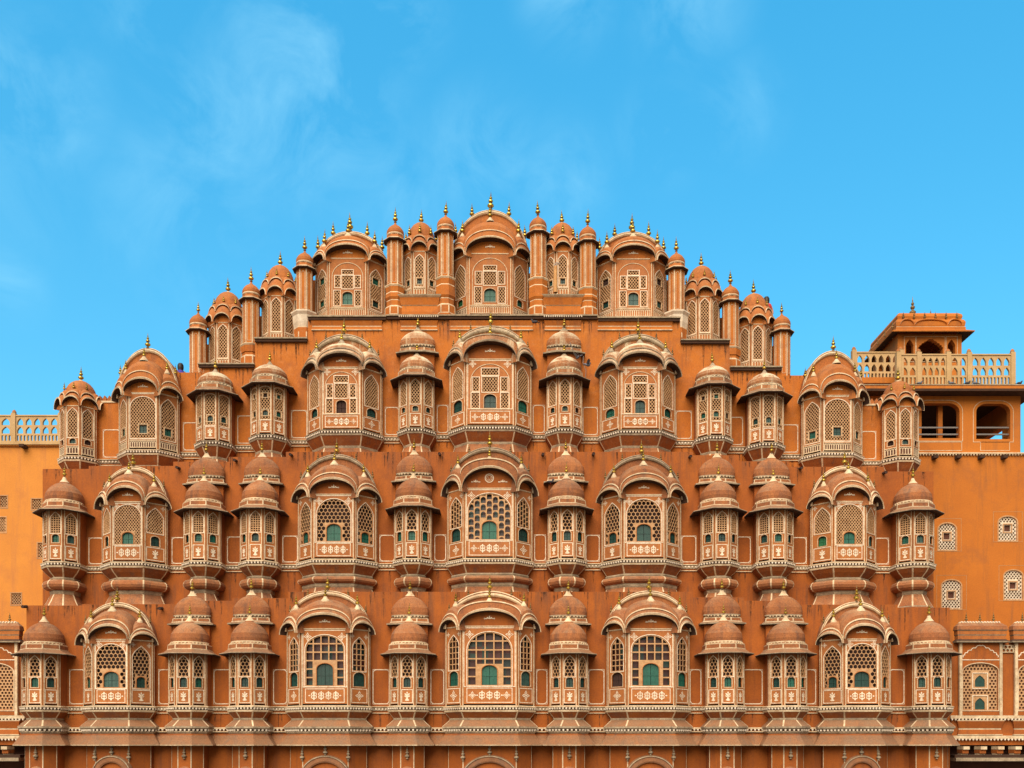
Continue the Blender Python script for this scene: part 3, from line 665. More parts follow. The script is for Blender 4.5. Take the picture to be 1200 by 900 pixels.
def octo(hw, y):   # visible half octagon, centre on y (negative = in front of the wall), open to the wall
    a = hw; b = hw*math.tan(pi/8)
    return [(-a, 0), (-a, y-b), (-b, y-a), (b, y-a), (a, y-b), (a, 0)]
def small_bay(kind, corb, dm='dome', two=True, facem='face', lip='cream', hE=1.98, hw=.66, old=False, dh=None, fin='small', oldc=False, rz=1.10, rh=.84):
    yc = -.34; plan = octo(hw, yc); body = MB(); subs = []; sp = dict(spec(kind)); sp['facem'] = facem
    cornice(body, plan, oldc); fs = faces_of(plan)
    for fr, w_ in fs: panel(subs, body, fr, w_, H0, hE+.05, sp)
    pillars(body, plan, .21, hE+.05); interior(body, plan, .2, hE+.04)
    for a, b in ((0, 1), (4, 5)):
        A, B = plan[a], plan[b]; body.quad((*A, .2), (*B, .2), (*B, hE+.1), (*A, hE+.1), 'wall')
    eave = MB()
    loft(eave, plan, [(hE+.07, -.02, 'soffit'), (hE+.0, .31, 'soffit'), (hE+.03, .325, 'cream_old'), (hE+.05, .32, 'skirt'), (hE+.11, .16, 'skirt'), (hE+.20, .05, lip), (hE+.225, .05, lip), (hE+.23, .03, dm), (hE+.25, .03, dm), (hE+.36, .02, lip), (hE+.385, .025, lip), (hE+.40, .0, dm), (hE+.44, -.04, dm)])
    corner_ribs(eave, plan, [(hE+.23, .03), (hE+.37, .02)], .025)
    subs.append(('eave', eave, (0, 0, 0)))
    d = MB(); zd = hE+.47; Hd = .90 if not dh else dh
    pr = dome_prof(zd, hw*1.0, Hd, dm, lip if lip == 'cream' else 'cream_old', 'cream_old' if lip != 'cream' else 'cream'); lathe(d, pr, (0, yc), 28)
    beads(d, [(hw*1.0*cos(a), yc+hw*1.0*sin(a)) for a in [pi+pi*i/16 for i in range(17)]], zd-.06, .09, .03, 'cream')
    subs.append(('dome', d, (0, 0, 0))); subs.append(('finial', FIN[fin], (0, yc, zd+Hd*1.09)))
    if two:
        r = MB(); hr = hw*.98; p2 = [(x, y*.36-(.10 if y < 0 else 0)) for x, y in octo(hr, 0)]; zr = hE+rz
        loft(r, p2, [(hE+.2, 0, 'wall'), (zr, .0, 'soffit'), (zr+.03, .17, 'cream_old'), (zr+.075, .175, 'skirt'), (zr+.12, .05, lip), (zr+.15, .05, 'soffit'), (zr+.16, .02, dm), (zr+.25, .01, lip), (zr+.275, .02, lip), (zr+.29, -.03, dm), (zr+.33, -.05, dm)])
        corner_ribs(r, p2, [(zr+.16, .02), (zr+.26, .01)], .025)
        lathe(r, dome_prof(zr+.38, hr*1.04, rh, dm, 'cream_old' if lip != 'cream' else 'cream', 'cream_old'), (0, -.10), 28, sy=.40)
        beads(r, [(hr*1.04*cos(a), -.10+hr*.42*sin(a)) for a in [pi+pi*i/16 for i in range(17)]], zr+.32, .09, .03, 'cream')
        subs.append(('upper_dome', r, (0, 0, 0))); subs.append(('finial', FIN[fin], (0, -.13, zr+.38+rh*1.07)))
    if corb: subs.append(('corbel', corbel(corb, plan), (0, 0, 0)))
    return T(body, subs)
def scallop_bay(kind, hA, hT, hD, hw=.68, dm='dome_clean', corb=None, facem='face', base=-1.0, tymp='wall_top_lit', fins=('mid', 'tiny'), full=True):
    """freestanding octagonal kiosk with scalloped eaves and a ribbed dome"""
    b_ = hw*math.tan(pi/8)
    plan = [(-hw, .9), (-hw, b_), (-hw, -b_), (-b_, -hw), (b_, -hw), (hw, -b_), (hw, b_), (hw, .9)]
    body = MB(); subs = []; sp = dict(spec(kind)); sp['facem'] = facem
    fs = faces_of(plan, [2, 3, 4]); hF = hA-.30; z0 = .02
    if corb: cornice(body, plan); z0 = H0
    for fr, w_ in fs: panel(subs, body, fr, w_, z0, hF, sp)
    pillars(body, plan, z0-.03, hF, 'cream'); interior(body, plan[1:-1], z0-.04, hF-.01, 'dark')
    for i in (0, 1, 5, 6):
        A, B = plan[i], plan[i+1]; body.quad((*A, z0-.06), (*B, z0-.06), (*B, hF+.1), (*A, hF+.1), tymp)
    body.quad((-hw, .9, z0), (hw, .9, z0), (hw, .9, hF+.1), (-hw, .9, hF+.1), tymp)
    if not corb: loft(body, plan, [(base, .02, tymp), (-.02, .02, 'cream'), (.0, .03, 'cream'), (.03, .03, 'cream'), (.035, -.02, tymp)])
    loft(body, plan, [(hF-.02, -.01, 'cream'), (hF, .015, 'cream'), (hF+.025, .015, 'cream'), (hF+.03, 0, tymp), (hF+.12, 0, tymp)])
    can = MB(); zt = hT-hA
    for i, (fr, w_) in enumerate(faces_of(plan, [1, 2, 3, 4, 5])):
        arch_fill(can, fr, w_+.02, hF+.05, hA-hF-.03, -.004, tymp, 10)
        zt = max(.16, hT-hA-.06)
        hood(can, fr, w_+.07, hF-.02, hA-hF+.02, [(-.02, 0, 'soffit'), (0, .20, 'cream'), (.045, .21, 'cream'), (.06, .17, dm), (zt*.6, .12, dm), (zt, .04, dm), (zt+.04, -.3, dm)], kx=.12, n=12)
        hood(can, fr, w_-.03, hT-.24, .24, [(-.02, -.2, dm), (-.005, .03, 'cream'), (0, .05, 'cream'), (.035, .05, 'cream'), (.045, .01, dm), (.13, -.04, dm), (.20, -.16, dm), (.22, -.3, dm)], kx=.1, n=10)
        q = fr(0, 0, -.07); 
        if 1 <= i <= 3 or not corb: subs.append(('finial', FIN[fins[1]], (q[0], q[1], hT+.14)))
    loft(can, plan, [(hF+.05, -.05, dm), (hT-.02, -.06, dm), (hT+.12, -.16, dm)])
    Rd = hw*.84; zd = hT; hD += .34; Hd = hD-zd
    lathe(can, [(zd-.1, Rd, dm)]+[(zd+Hd*sin(t*pi/2), Rd*cos(t*pi/2)**.9+.0, dm) for t in (.0, .15, .3, .45, .6, .75, .88, .96)]+[(hD-.01, .09, 'cream'), (hD+.05, .06, 'cream'), (hD+.06, .001, 'cream')], (0, 0), 24)
    subs.append(('dome', can, (0, 0, 0))); subs.append(('finial', FIN[fins[0]], (0, 0, hD+.02)))
    if corb: subs.append(('corbel', corbel(corb, plan), (0, 0, 0)))
    return T(body, subs)
def turret(Hs, ring=None, block=False, hw=.31, base=-.8, small=False):
    """slender octagonal pillar with onion cap; Hs = height of the eave"""
    b_ = hw*math.tan(pi/8)
    plan = [(-hw, b_), (-hw, -b_), (-b_, -hw), (b_, -hw), (hw, -b_), (hw, b_)]
    full = plan+[(b_, hw), (-b_, hw), (-hw, b_)]
    mb = MB(); subs = []; W_ = 'wall_top_lit'
    if ring:
        P = [(base, .08, W_), (.02, .08, 'cream'), (.05, .08, 'cream'), (.055, .08, W_), (.34, .07, 'cream'), (.37, .07, 'cream'), (.42, .02, W_), (.62, .02, 'cream'), (.65, .02, W_), (.75, .07, W_), (ring-.30, .05, 'cream'), (ring-.26, .04, W_), (ring-.05, .06, 'cream'), (ring, .09, 'cream'), (ring+.03, .09, 'cream'), (ring+.05, .0, W_)]
        if block: P = [(base, .08, W_), (ring-.62, .08, 'cream'), (ring-.58, .08, 'stone_pale'), (ring-.40, .12, 'stone_pale'), (ring-.12, .13, 'stone_pale'), (ring-.02, .20, 'stone_pale'), (ring+.03, .20, 'stone_pale'), (ring+.05, .0, W_)]
    else: P = [(base, 0, W_)]
    z0 = ring+.05 if ring else .0
    P += [(Hs, 0, 'soffit'), (Hs+.0, .13, 'soffit'), (Hs+.03, .15, 'cream'), (Hs+.05, .15, 'dome_clean'), (Hs+.12, .02, 'cream'), (Hs+.14, .02, 'dome_clean'), (Hs+.25, .0, 'cream'), (Hs+.28, .0, 'dome_clean'), (Hs+.29, -.05, 'dome_clean')]
    loft(mb, full[:-1], P, ends=0)
    # close the back
    for i in range(len(P)-1):
        a = offset_open(full[:-1], P[i][1], 0); b = offset_open(full[:-1], P[i+1][1], 0)
        mb.quad((*a[-1], P[i][0]), (*a[0], P[i][0]), (*b[0], P[i+1][0]), (*b[-1], P[i+1][0]), P[i][2])
    corner_ribs(mb, plan, [(z0, 0), (Hs-.02, 0)], .028, 'cream', .008)
    if ring: corner_ribs(mb, plan, [(.05, .08), (.34, .07)], .028, 'cream')
    for fr, w_ in faces_of(plan, [1, 2, 3]):
        ribbon(mb, fr, arch(0, z0+.1, Hs-.1, w_*.50, 'point', 5), .012, 0, .008, 'cream', True)
    d = MB(); lathe(d, dome_prof(Hs+.31, hw*1.12, .50, 'dome_clean', 'dome_clean', 'cream'), (0, 0), 20)
    subs += [('dome', d, (0, 0, 0)), ('finial', FIN['small' if small else 'mid'], (0, 0, Hs+.31+.54))]
    return T(mb, subs)
# ------------------------------------------------------------------ the palace
def tag(o, label, cat=None, group=None, kind=None):
    o['label'] = label
    if cat: o['category'] = cat
    if group: o['group'] = group
    if kind: o['kind'] = kind
def structure(o, label=None):
    o['kind'] = 'structure'
    if label: o['label'] = label
pal = bpy.data.objects.new('palace', None); COL.objects.link(pal)
tag(pal, 'tall stepped orange palace front covered in domed bay windows with white lattice and gold finials', 'palace')
D1, D2, D3, D4 = 33.7, 34.8, 36.3, 38.3
fd = .95   # how far the bay fronts stand before their wall
def KZ(py, D): return PZ(py, D)
# templates
def A(row, **k): return k
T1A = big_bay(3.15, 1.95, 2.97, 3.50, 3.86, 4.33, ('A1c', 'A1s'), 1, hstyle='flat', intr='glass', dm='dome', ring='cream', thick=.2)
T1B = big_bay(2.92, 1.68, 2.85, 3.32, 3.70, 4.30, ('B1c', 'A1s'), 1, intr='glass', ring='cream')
T1L = big_bay(2.48, 1.24, 2.50, 2.95, 3.36, 3.92, ('L1c', 'L1s'), 1, ring='cream')
T1S = small_bay('S1', 1); T1E = small_bay('S1', 1, two=False, dh=.88)
T2A = big_bay(3.12, 1.82, 2.70, 3.38, 3.76, 4.40, ('A2c', 'A2s'), 2, hstyle='flat', intr='glass', sun=True)
T2B = big_bay(2.88, 1.52, 2.50, 2.98, 3.42, 4.16, ('B2c', 'L1s'), 2)
T2L = big_bay(2.38, 1.16, 2.36, 2.82, 3.24, 3.84, ('L2c', 'L2s'), 2, corbig=False, ring='cream')
T2S = small_bay('S1', 2); T2Q = small_bay('S2', 2); T2E = small_bay('S2', 2, two=False, dh=.88)
T3A = big_bay(3.12, 1.84, 2.68, 3.26, 3.56, 4.22, ('A3c', 'A3s'), 3, hstyle='flat', dm='dome_lichen', lip='cream_old', facem='face', oldc=True, thick=.22)
T3B = big_bay(2.85, 1.52, 2.55, 3.00, 3.36, 4.10, ('A3c', 'B3s'), 3, dm='dome_lichen', lip='cream_old', oldc=True, thick=.22)
T3S = small_bay('S3', 3, dm='dome_lichen', lip='cream_old', oldc=True, dh=.72, hE=2.06, rz=1.20, rh=.70)
T3T = small_bay('S3b', 3, dm='dome_lichen', lip='cream_old', two=False, oldc=True, dh=.64, hE=2.02); T3U = small_bay('S3c', 3, dm='dome_lichen', lip='cream_old', two=False, oldc=True, dh=.64, hE=1.98)
T3L = big_bay(2.28, 1.14, 2.32, 2.76, 3.12, 4.25, ('L3c', 'L3s'), 3, tot=.92, stot=.75, dm='dome_clean', free=True, ring='cream', tymp='wall_top_lit', finsz=('mid', 'small', 'small', 'small'))
T3E = scallop_bay('E3', 2.38, 2.62, 2.93, dm='dome_clean', corb=3, fins=('mid', 'tiny'))
T4A = big_bay(3.05, 1.74, 2.40, 2.92, 3.24, 4.50, ('A4c', 'A4s'), 0, tot=.92, stot=.72, dm='dome_clean', free=True, ring='cream', tymp='wall_top_lit', hz=.03, finsz=('big', 'mid', 'mid', 'mid'))
T4B = big_bay(2.82, 1.54, 2.30, 2.72, 3.04, 3.72, ('A4c', 'A4bs'), 0, tot=.60, stot=.52, dm='dome_clean', free=True, ring='cream', tymp='wall_top_lit', hz=.03, finsz=('big', 'mid', 'mid', 'mid'))
T4S = scallop_bay('S4', 2.04, 2.36, 2.88, fins=('mid', 'small'))
T4M = scallop_bay('M4', 2.04, 2.45, 2.92, fins=('mid', 'tiny'))
ROW1 = [(48, T1E), (135, T1L), (220, T1S), (291, T1S), (383, T1B), (478.5, T1S), (574, T1A), (666.5, T1S), (761, T1B), (850, T1S), (923, T1S), (1006, T1L), (1092, T1E)]
ROW2 = [(72, T2E, 664.5), (154, T2L, 664.5), (237, T2Q, 663.5), (303, T2Q, 663), (393.5, T2B, 661.5), (484, T2S, 661), (574, T2A, 660.5), (664, T2S, 661), (753, T2B, 661.5), (843, T2Q, 663), (908, T2Q, 663.5), (991.5, T2L, 664.5), (1072.5, T2E, 665)]
ROW3 = [(90.5, T3E, 540), (171, T3L, 532), (250.5, T3U, 523), (314.5, T3T, 515.5), (402.5, T3B, 510), (488, T3S, 508), (574.5, T3A, 505), (661.5, T3S, 508), (748.5, T3B, 510), (836.5, T3T, 517), (897.5, T3U, 525), (978, T3L, 535), (1056, T3E, 541)]
HALF = {}
for t_, h_ in ((T1A, 1.58), (T1B, 1.46), (T1L, 1.24), (T2A, 1.56), (T2B, 1.44), (T2L, 1.19), (T3A, 1.56), (T3B, 1.43), (T3L, 1.14)): HALF[t_] = h_
def fx(px, D): return PX(px, D)
for px, t_ in ROW1: t_.put(pal, PX(px, D1-fd*.6), D1, PZ(833.5, D1-fd))
for px, t_, py in ROW2: t_.put(pal, PX(px, D2-fd*.6), D2, PZ(py, D2-fd))
for px, t_, py in ROW3:
    if t_ is T3E: t_.put(pal, PX(px, D3-.3), D3+.0, PZ(py, D3-.68))
    else: t_.put(pal, PX(px, D3-fd*.6), D3, PZ(py, D3-fd))
# top storey stands on the wall tops
D4f = D4-.95
for px, t_, py in ((574, T4A, 368.5), (407, T4B, 371), (742.5, T4B, 372)): t_.put(pal, PX(px, D4f), D4, PZ(py, D4f), 'top_bay')
for px, t_, py in ((491.5, T4S, 346), (659.5, T4S, 346), (323.5, T4M, 398), (826, T4M, 399), (261, T4M, 429), (888, T4M, 431)): t_.put(pal, PX(px, D4-1.0), D4-.3, PZ(py, D4-1.0), 'top_kiosk')
DT = D4-1.15
for px, ye, yb, rg in ((521.5, 272, 368, 325), (631, 273, 370, 326), (462, 280.5, 370, 334), (689.5, 283, 371, 337), (355, 314.5, 397, 366), (794, 315, 398, 366), (292, 350.5, 428, 403), (858, 353.5, 432, 407), (229.5, 387.5, 438, None), (918.5, 388.5, 440, None)):
    k = DT/F; tt = turret((yb-ye)*k, (yb-rg)*k if rg else None, px in (355, 794), small=rg is None)
    tt.put(pal, PX(px, DT), DT+.31, PZ(yb, DT), 'turret')
# walls: stepped masses
def poly_wall(mb, steps, D, zb, thick, m, trim=None):
    """steps: list (px0, px1, py top)"""
    for i, (a, b, t) in enumerate(steps):
        x0, x1, z1 = PX(a, D), PX(b, D), PZ(t, D)
        fr = front(0, D, 0)
        mb.add([fr(x0, zb, 0), fr(x1, zb, 0), fr(x1, z1, 0), fr(x0, z1, 0)], [(0, 1, 2, 3)], m)
        mb.quad((x0, D, z1), (x1, D, z1), (x1, D+thick, z1), (x0, D+thick, z1), m)
        if i == 0 or steps[i-1][2] > t:
            zl = PZ(steps[i-1][2], D) if i else zb; mb.quad((x0, D+thick, zl), (x0, D, zl), (x0, D, z1), (x0, D+thick, z1), m)
        if i == len(steps)-1 or steps[i+1][2] > t:
            zl = PZ(steps[i+1][2], D) if i < len(steps)-1 else zb; mb.quad((x1, D, zl), (x1, D+thick, zl), (x1, D+thick, z1), (x1, D, z1), m)
        mb.quad((x1, D+thick, zb), (x0, D+thick, zb), (x0, D+thick, z1), (x1, D+thick, z1), m)
W1 = [(31, 96, 709.5), (96, 208, 708), (208, 272, 704), (272, 338, 701), (338, 812, 693.5), (812, 872, 700), (872, 938, 704), (938, 1052, 708.5), (1052, 1113, 712)]
W2 = [(50, 104, 549.5), (104, 203, 546), (203, 268, 541), (268, 335, 535.5), (335, 812, 529.5), (812, 866, 533.5), (866, 925, 540.5), (925, 1036, 547), (1036, 1094, 552.5)]
W3 = [(78, 140, 471), (140, 195, 440), (195, 240, 436.5), (240, 299, 428.5), (299, 361, 398.5), (361, 797, 373), (797, 855, 400.5), (855, 916, 432), (916, 953, 440), (953, 1008, 445), (1008, 1066, 474)]
def dentil_line(mb, segs, D, z, deep=.05):
    for a, b in segs:
        if b-a < .1: continue
        mb.box(a, b, D-deep, D-.001, z-.05, z-.02, 'cream'); mb.box(a, b, D-deep*.7, D-.001, z+.045, z+.175, 'cream_old'); mb.box(a, b, D-deep*1.5, D-.001, z+.175, z+.205, 'cream')
        beads(mb, [(a, D-deep*.7), (b, D-deep*.7)], z+.10, .115, .036)
def drips(mb, x0, x1, D, ztop, n):
    for _ in range(n):
        x = random.uniform(x0+.05, x1-.05); w_ = random.uniform(.02, .10); h_ = random.uniform(.2, 1.1)*random.uniform(.4, 1.1); j = random.uniform(-.02, .02)
        mb.add([(x-w_/2, D-.003, ztop-.01), (x+w_/2, D-.003, ztop-.01), (x+w_*.32+j, D-.003, ztop-h_*.5), (x+j*2, D-.003, ztop-h_), (x-w_*.3+j, D-.003, ztop-h_*.6)], [(0, 4, 3, 2, 1)], 'grime')
def gaps(row, D, end0, end1, fixed=None):
    es = []
    for q in row:
        h = HALF.get(q[1], .66); x = PX(q[0], D-fd*.6); es.append((x-h, x+h, PZ(q[2] if len(q) > 2 else 833.5, D-fd)))
    return [(es[i][1], es[i+1][0], (es[i][2]+es[i+1][2])/2) for i in range(len(es)-1)], es
def notch_panel(mb, fr, u0, u1, v0, v1):
    c = .10
    P = [(u0+c, v0), (u1-c, v0), (u1-c*.3, v0+c*.3), (u1, v0+c), (u1, v1-c), (u1-c*.3, v1-c*.3), (u1-c, v1), (u0+c, v1), (u0+c*.3, v1-c*.3), (u0, v1-c), (u0, v0+c), (u0+c*.3, v0+c*.3)]
    ribbon(mb, fr, P, .026, -.002, .008, 'paint', True)
    ribbon(mb, fr, rect(u0-.012, u1+.012, v0-.012, v1+.012), .014, -.002, .006, 'paint', True)
for row, W_, D, zb, m, ph, nm in ((ROW1, W1, D1, 0.0, 'wall', 1.22, 'storey_wall'), (ROW2, W2, D2, 15.0, 'wall', .95, 'storey_wall'), (ROW3, W3, D3, 20.0, 'wall_top_lit', 1.05, 'storey_wall')):
    mb = MB(); poly_wall(mb, W_, D, zb, 3.2, m)
    for a_, b_, t_ in W_: drips(mb, PX(a_, D), PX(b_, D), D, PZ(t_, D), int((b_-a_)/8))
    if row is ROW3:
        for a_, b_, t_ in W_[3:8]: drips(mb, PX(a_, D), PX(b_, D), D, PZ(t_, D)-.12, int((b_-a_)/7))
    G, es = gaps(row, D, 0, 0)
    for a, b, z in G:
        dentil_line(mb, [(a-.1, b+.1)], D, z)
        drips(mb, a, b, D, z-.05, 2)
        if b-a > .35: notch_panel(mb, front(0, D, 0), a+.09, b-.09, z+.30, z+.30+ph)
    mb.build(nm, pal)
# ledge cornices under the top storey
mb = MB()
def ledge(px0, px1, py, D, h=.10, out=.16):
    x0, x1, z = PX(px0, D), PX(px1, D), PZ(py, D)
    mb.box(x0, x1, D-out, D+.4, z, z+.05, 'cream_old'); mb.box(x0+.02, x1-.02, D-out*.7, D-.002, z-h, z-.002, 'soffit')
for a, b, y in ((453, 700, 372), (361, 453, 373), (700, 797, 374.5), (299, 361, 398.5), (797, 855, 400.5), (233, 299, 428.5), (855, 916, 432)): ledge(a, b, y, D3)
for a, b in ((527, 625), (469, 513), (638, 681), (365, 448), (700, 788)):     # tapering corbelled brackets beneath
    x0, x1 = PX(a, D3), PX(b, D3); z = PZ(373.5, D3)
    pl = [(x0-D3*0, D3), (x0+.02, D3-.03), (x1-.02, D3-.03), (x1, D3)]
    loft(mb, pl, [(z-.46, .02, 'cream'), (z-.43, .02, 'wall_top_lit'), (z-.34, -.02, 'wall_top_lit'), (z-.31, -.02, 'cream'), (z-.28, -.02, 'wall_top_lit'), (z-.1, .05, 'wall_top_lit')])
    if b-a < 60: beads(mb, [(x0-.05, D3-.19), (x1+.05, D3-.19)], z+.0, .08, .026)
# plinths of the two small top kiosks
for px in (491.5, 659.5):
    D = D4-1.15; x = PX(px, D); h = .80
    pl = [(x-h, D+.4), (x-h, D), (x+h, D), (x+h, D+.4)]
    z = PZ(346, D); loft(mb, pl, [(z-1.6, -.05, 'wall_top_lit'), (z-.62, -.05, 'wall_top_lit'), (z-.38, -.09, 'cream'), (z-.35, -.06, 'wall_top_lit'), (z-.08, .0, 'cream'), (z-.03, .06, 'cream_old'), (z+.02, .07, 'cream_old'), (z+.03, 0, 'wall_top_lit')])
mb.build('ledge', pal)
# solid masses behind the top storey
mb = MB()
for a, b, t in ((233, 292, 405), (292, 355, 372), (355, 462, 330), (462, 692, 322), (692, 795, 330), (795, 858, 374), (858, 916, 407)):
    x0, x1, z1 = PX(a, D4), PX(b, D4), PZ(t, D4)
    mb.box(x0+.01, x1-.01, D4-.12, D4+1.3, PZ(450, D4), z1, 'wall_top_lit')
mb.build('rear_wall', pal)
# crenellated bits beside the outer bays
for a, b, py in ((114, 142, 470.5), (1008, 1036, 474)):
    mb = MB(); x0, x1, z = PX(a, D3), PX(b, D3), PZ(py, D3); k = 5; st = (x1-x0)/k
    for i in range(k):
        c = x0+st*(i+.5); mb.add([(c-st*.42, D3, z), (c+st*.42, D3, z), (c+st*.42, D3, z+.1), (c, D3, z+.24), (c-st*.42, D3, z+.1), (c-st*.42, D3+.2, z), (c+st*.42, D3+.2, z), (c+st*.42, D3+.2, z+.1), (c, D3+.2, z+.24), (c-st*.42, D3+.2, z+.1)],
              [(0, 1, 2, 3, 4), (9, 8, 7, 6, 5), (1, 6, 7, 2), (2, 7, 8, 3), (3, 8, 9, 4), (0, 4, 9, 5)], 'dome_clean')
    mb.box(x0-.05, x1+.05, D3-.03, D3+.2, z-.05, z+.02, 'cream'); mb.build('parapet', pal)
# skirt roof and the storey below
pl = []
D = D1
for q in ROW1:
    h = HALF.get(q[1], .66); x = PX(q[0], D-fd*.6)
    big = q[1] in HALF; fw = {T1A: 1.95, T1B: 1.68, T1L: 1.24}.get(q[1], .55)/2; dy = -(.3+h-fw) if big else -(.34+.66)
    ys = -.3 if big else -.34-.27
    pl += [(x-h, D-.06), (x-h, D+ys), (x-fw, D+dy), (x+fw, D+dy), (x+h, D+ys), (x+h, D-.06)]
pl = [(pl[0][0]-.02, D+.05)]+pl+[(pl[-1][0]+.02, D+.05)]
zb = PZ(833.5, D1-fd)
sk = MB()
loft(sk, pl, [(zb-1.10, .0, 'soffit'), (zb-1.20, .26, 'cream'), (zb-1.165, .27, 'skirt'), (zb-.98, .13, 'skirt'), (zb-.84, .05, 'wall_old'), (zb-.76, .0, 'wall_old')], ends=.0)
# wall dentils at the corbel line
G, es = gaps(ROW1, D1, 0, 0)
for a, b, z in G:
    sk.box(a-.1, b+.1, D1-.14, D1-.001, z-.72, z-.69, 'cream'); sk.box(a-.1, b+.1, D1-.12, D1-.001, z-.60, z-.55, 'cream')
    beads(sk, [(a-.1, D1-.10), (b+.1, D1-.10)], z-.645, .125, .038)
sk.build('skirt_roof', pal)
lo = MB(); subs_l = []
for i, q in enumerate(ROW1):
    h = HALF.get(q[1], .66); x = PX(q[0], D1-fd*.6); big = q[1] in HALF
    fw = {T1A: 1.95, T1B: 1.68, T1L: 1.24}.get(q[1], .55)/2
    pl2 = plan_bay(2*h, 2*fw) if big else octo(.66, -.34)
    pl2 = [(a+x, b+D1) for a, b in offset_open(pl2, -.10, .02)]
    m2 = MB(); loft(m2, pl2, [(0.3, 0, 'wall'), (zb-1.08, 0, 'wall')], ends=0)
    corner_ribs(m2, pl2, [(0.3, 0), (zb-1.08, 0)], .022, 'cream')
    o = m2.build('lower_bay', pal)
    fr = front(x, pl2[2][1], 0)
    m3 = MB()
    if big:
        wv = 2*fw*.98; zt = PZ(884, pl2[2][1]); rs = wv*.36
        arch_fill(m3, fr, wv, zt-rs-.3, rs+.1, .02, 'wall', 16)
        hood(m3, fr, wv-.3, zt-rs-.3, rs+.02, [(0, .0, 'skirt'), (.0, .10, 'skirt'), (.05, .12, 'skirt'), (.18, .10, 'skirt'), (.20, .13, 'cream_old'), (.23, .12, 'skirt'), (.28, -.05, 'skirt')], kx=1.0, n=20)
        link('finial', FIN['stone'], o, (x, pl2[2][1]-.05, zt-.04))
        for s in (-1, 1): link('finial', FIN['stone'], o, (x+s*(fw*.96), pl2[2][1]-.05, zt-.22))
    else:
        zt = PZ(889, pl2[2][1])
        lathe(m3, [(zt-.7, .5, 'dome'), (zt-.35, .44, 'dome'), (zt-.16, .30, 'dome'), (zt-.06, .18, 'cream_old'), (zt, .12, 'cream_old'), (zt+.05, .05, 'cream_old'), (zt+.06, .001, 'cream_old')], (x, D1-.52), 20)
        link('finial', FIN['stone'], o, (x, D1-.95, zt-.02))
    m3.build('hood', o)
# small drain spouts on the walls
for px, py, D in ((31+0, 709, D1), (210, 547, D2), (277, 538.5, D2), (342, 532, D2), (515.5, 531, D2), (636, 531.5, D2), (695, 531, D2), (808, 534, D2), (937, 547.5, D2), (190, 711, D1), (1035, 552.8, D2)):
    x, z = PX(px, D), PZ(py, D)-.05; mb = MB()
    for i in range(8):
        a = 2*pi*i/8; b = 2*pi*(i+1)/8; r = .055
        mb.quad((x+r*cos(a), D-.28, z+r*sin(a)-.05), (x+r*cos(b), D-.28, z+r*sin(b)-.05), (x+r*cos(b), D+.05, z+r*sin(b)), (x+r*cos(a), D+.05, z+r*sin(a)), 'soffit')
    mb.add([(x+.05*cos(2*pi*i/8), D-.27, z-.05+.05*sin(2*pi*i/8)) for i in range(8)], [tuple(range(8))], 'dark'); mb.build('drain_spout', pal)
# ------------------------------------------------------------------ neighbouring buildings
def bal_panel(mb, fr, u0, u1, z0, h, n, m='stone', rows=2):
    """pierced parapet: two tiers of pointed openings over a row of small balusters"""
    hb = h*.30; st = (u1-u0)/n; holes = []
    for r in range(rows):
        a = z0+hb+(h-hb)*(.06+.46*r); b = a+(h-hb)*.38
        for i in range(n): holes.append(ccw(arch(u0+st*(i+.5), a, b, st*.70, 'point', 4, (b-a)*.6)))
    nb = max(2, int((u1-u0)/.14)); sb = (u1-u0)/nb
    for i in range(nb): holes.append(rect(u0+sb*i+.035, u0+sb*(i+1)-.035, z0+.07, z0+hb-.03))
    plate(mb, fr, rect(u0, u1, z0, z0+h), holes, -.10, 0, m)
    mb.add([fr(*p, -.10) for p in rect(u0, u1, z0, z0+.07)], [(3, 2, 1, 0)], m)
    mb.fbox(fr, u0, u1, z0+h, z0+h+.05, -.13, .03, m)
def baluster_run(parent, fr_at, posts, z0, h, cnt, name='balustrade'):
    for i in range(len(posts)-1):
        mb = MB(); a, b = posts[i]+.09, posts[i+1]-.09; bal_panel(mb, fr_at, a, b, z0, h, cnt[i]); mb.build(name, parent)
    for p in posts:
        mb = MB(); mb.fbox(fr_at, p-.09, p+.09, z0, z0+h+.12, -.16, .05, 'stone')
        c = fr_at(p, z0+h+.12, -.05); lathe(mb, [(c[2], .07, 'stone'), (c[2]+.05, .09, 'dome_clean'), (c[2]+.12, .06, 'dome_clean'), (c[2]+.17, .001, 'dome_clean')], (c[0], c[1]), 10)
        mb.build('post', parent)
# left
LB = bpy.data.objects.new('side_building', None); COL.objects.link(LB); LB.location = (0, 0, 0)
tag(LB, 'plain pale orange building with a pierced parapet at the left edge of the palace', 'building')
DL = 38.0; xL0, xL1 = PX(-260, DL), PX(74, DL)
win_l = [(4, 588, 8, 13), (43, 591, 11, 12), (1, 615, 11, 17), (19, 702, 11, 13), (47, 645, 5, 17), (-60, 590, 12, 14), (-60, 700, 12, 14)]
holes = []
for px, py, w_, h_ in win_l:
    c, z = PX(px, DL), PZ(py, DL); a, b = w_*DL/F/2, h_*DL/F/2; holes.append(rect(c-a, c+a, z-b, z+b))
mb = MB(); fr = front(0, DL, 0); ztop = PZ(522, DL)
plate(mb, fr, rect(xL0, xL1, 0, ztop), holes, -.12, 0, 'wall_left')
mb.box(xL0, xL1, DL+.12, DL+5, 0, ztop-.01, 'wall_left'); mb.build('wall', LB)
for hh in holes:
    mb = MB(); plate(mb, fr, hh, lattice_holes(hh, 'diam', .10, .02), -.10, -.03, 'bar')
    mb.add([fr(*p, -.11) for p in hh], [(0, 1, 2, 3)], 'dark'); ribbon(mb, fr, inset(ccw(hh), -.03), .04, -.002, .01, 'bar', True)
    mb.build('lattice_window', LB)
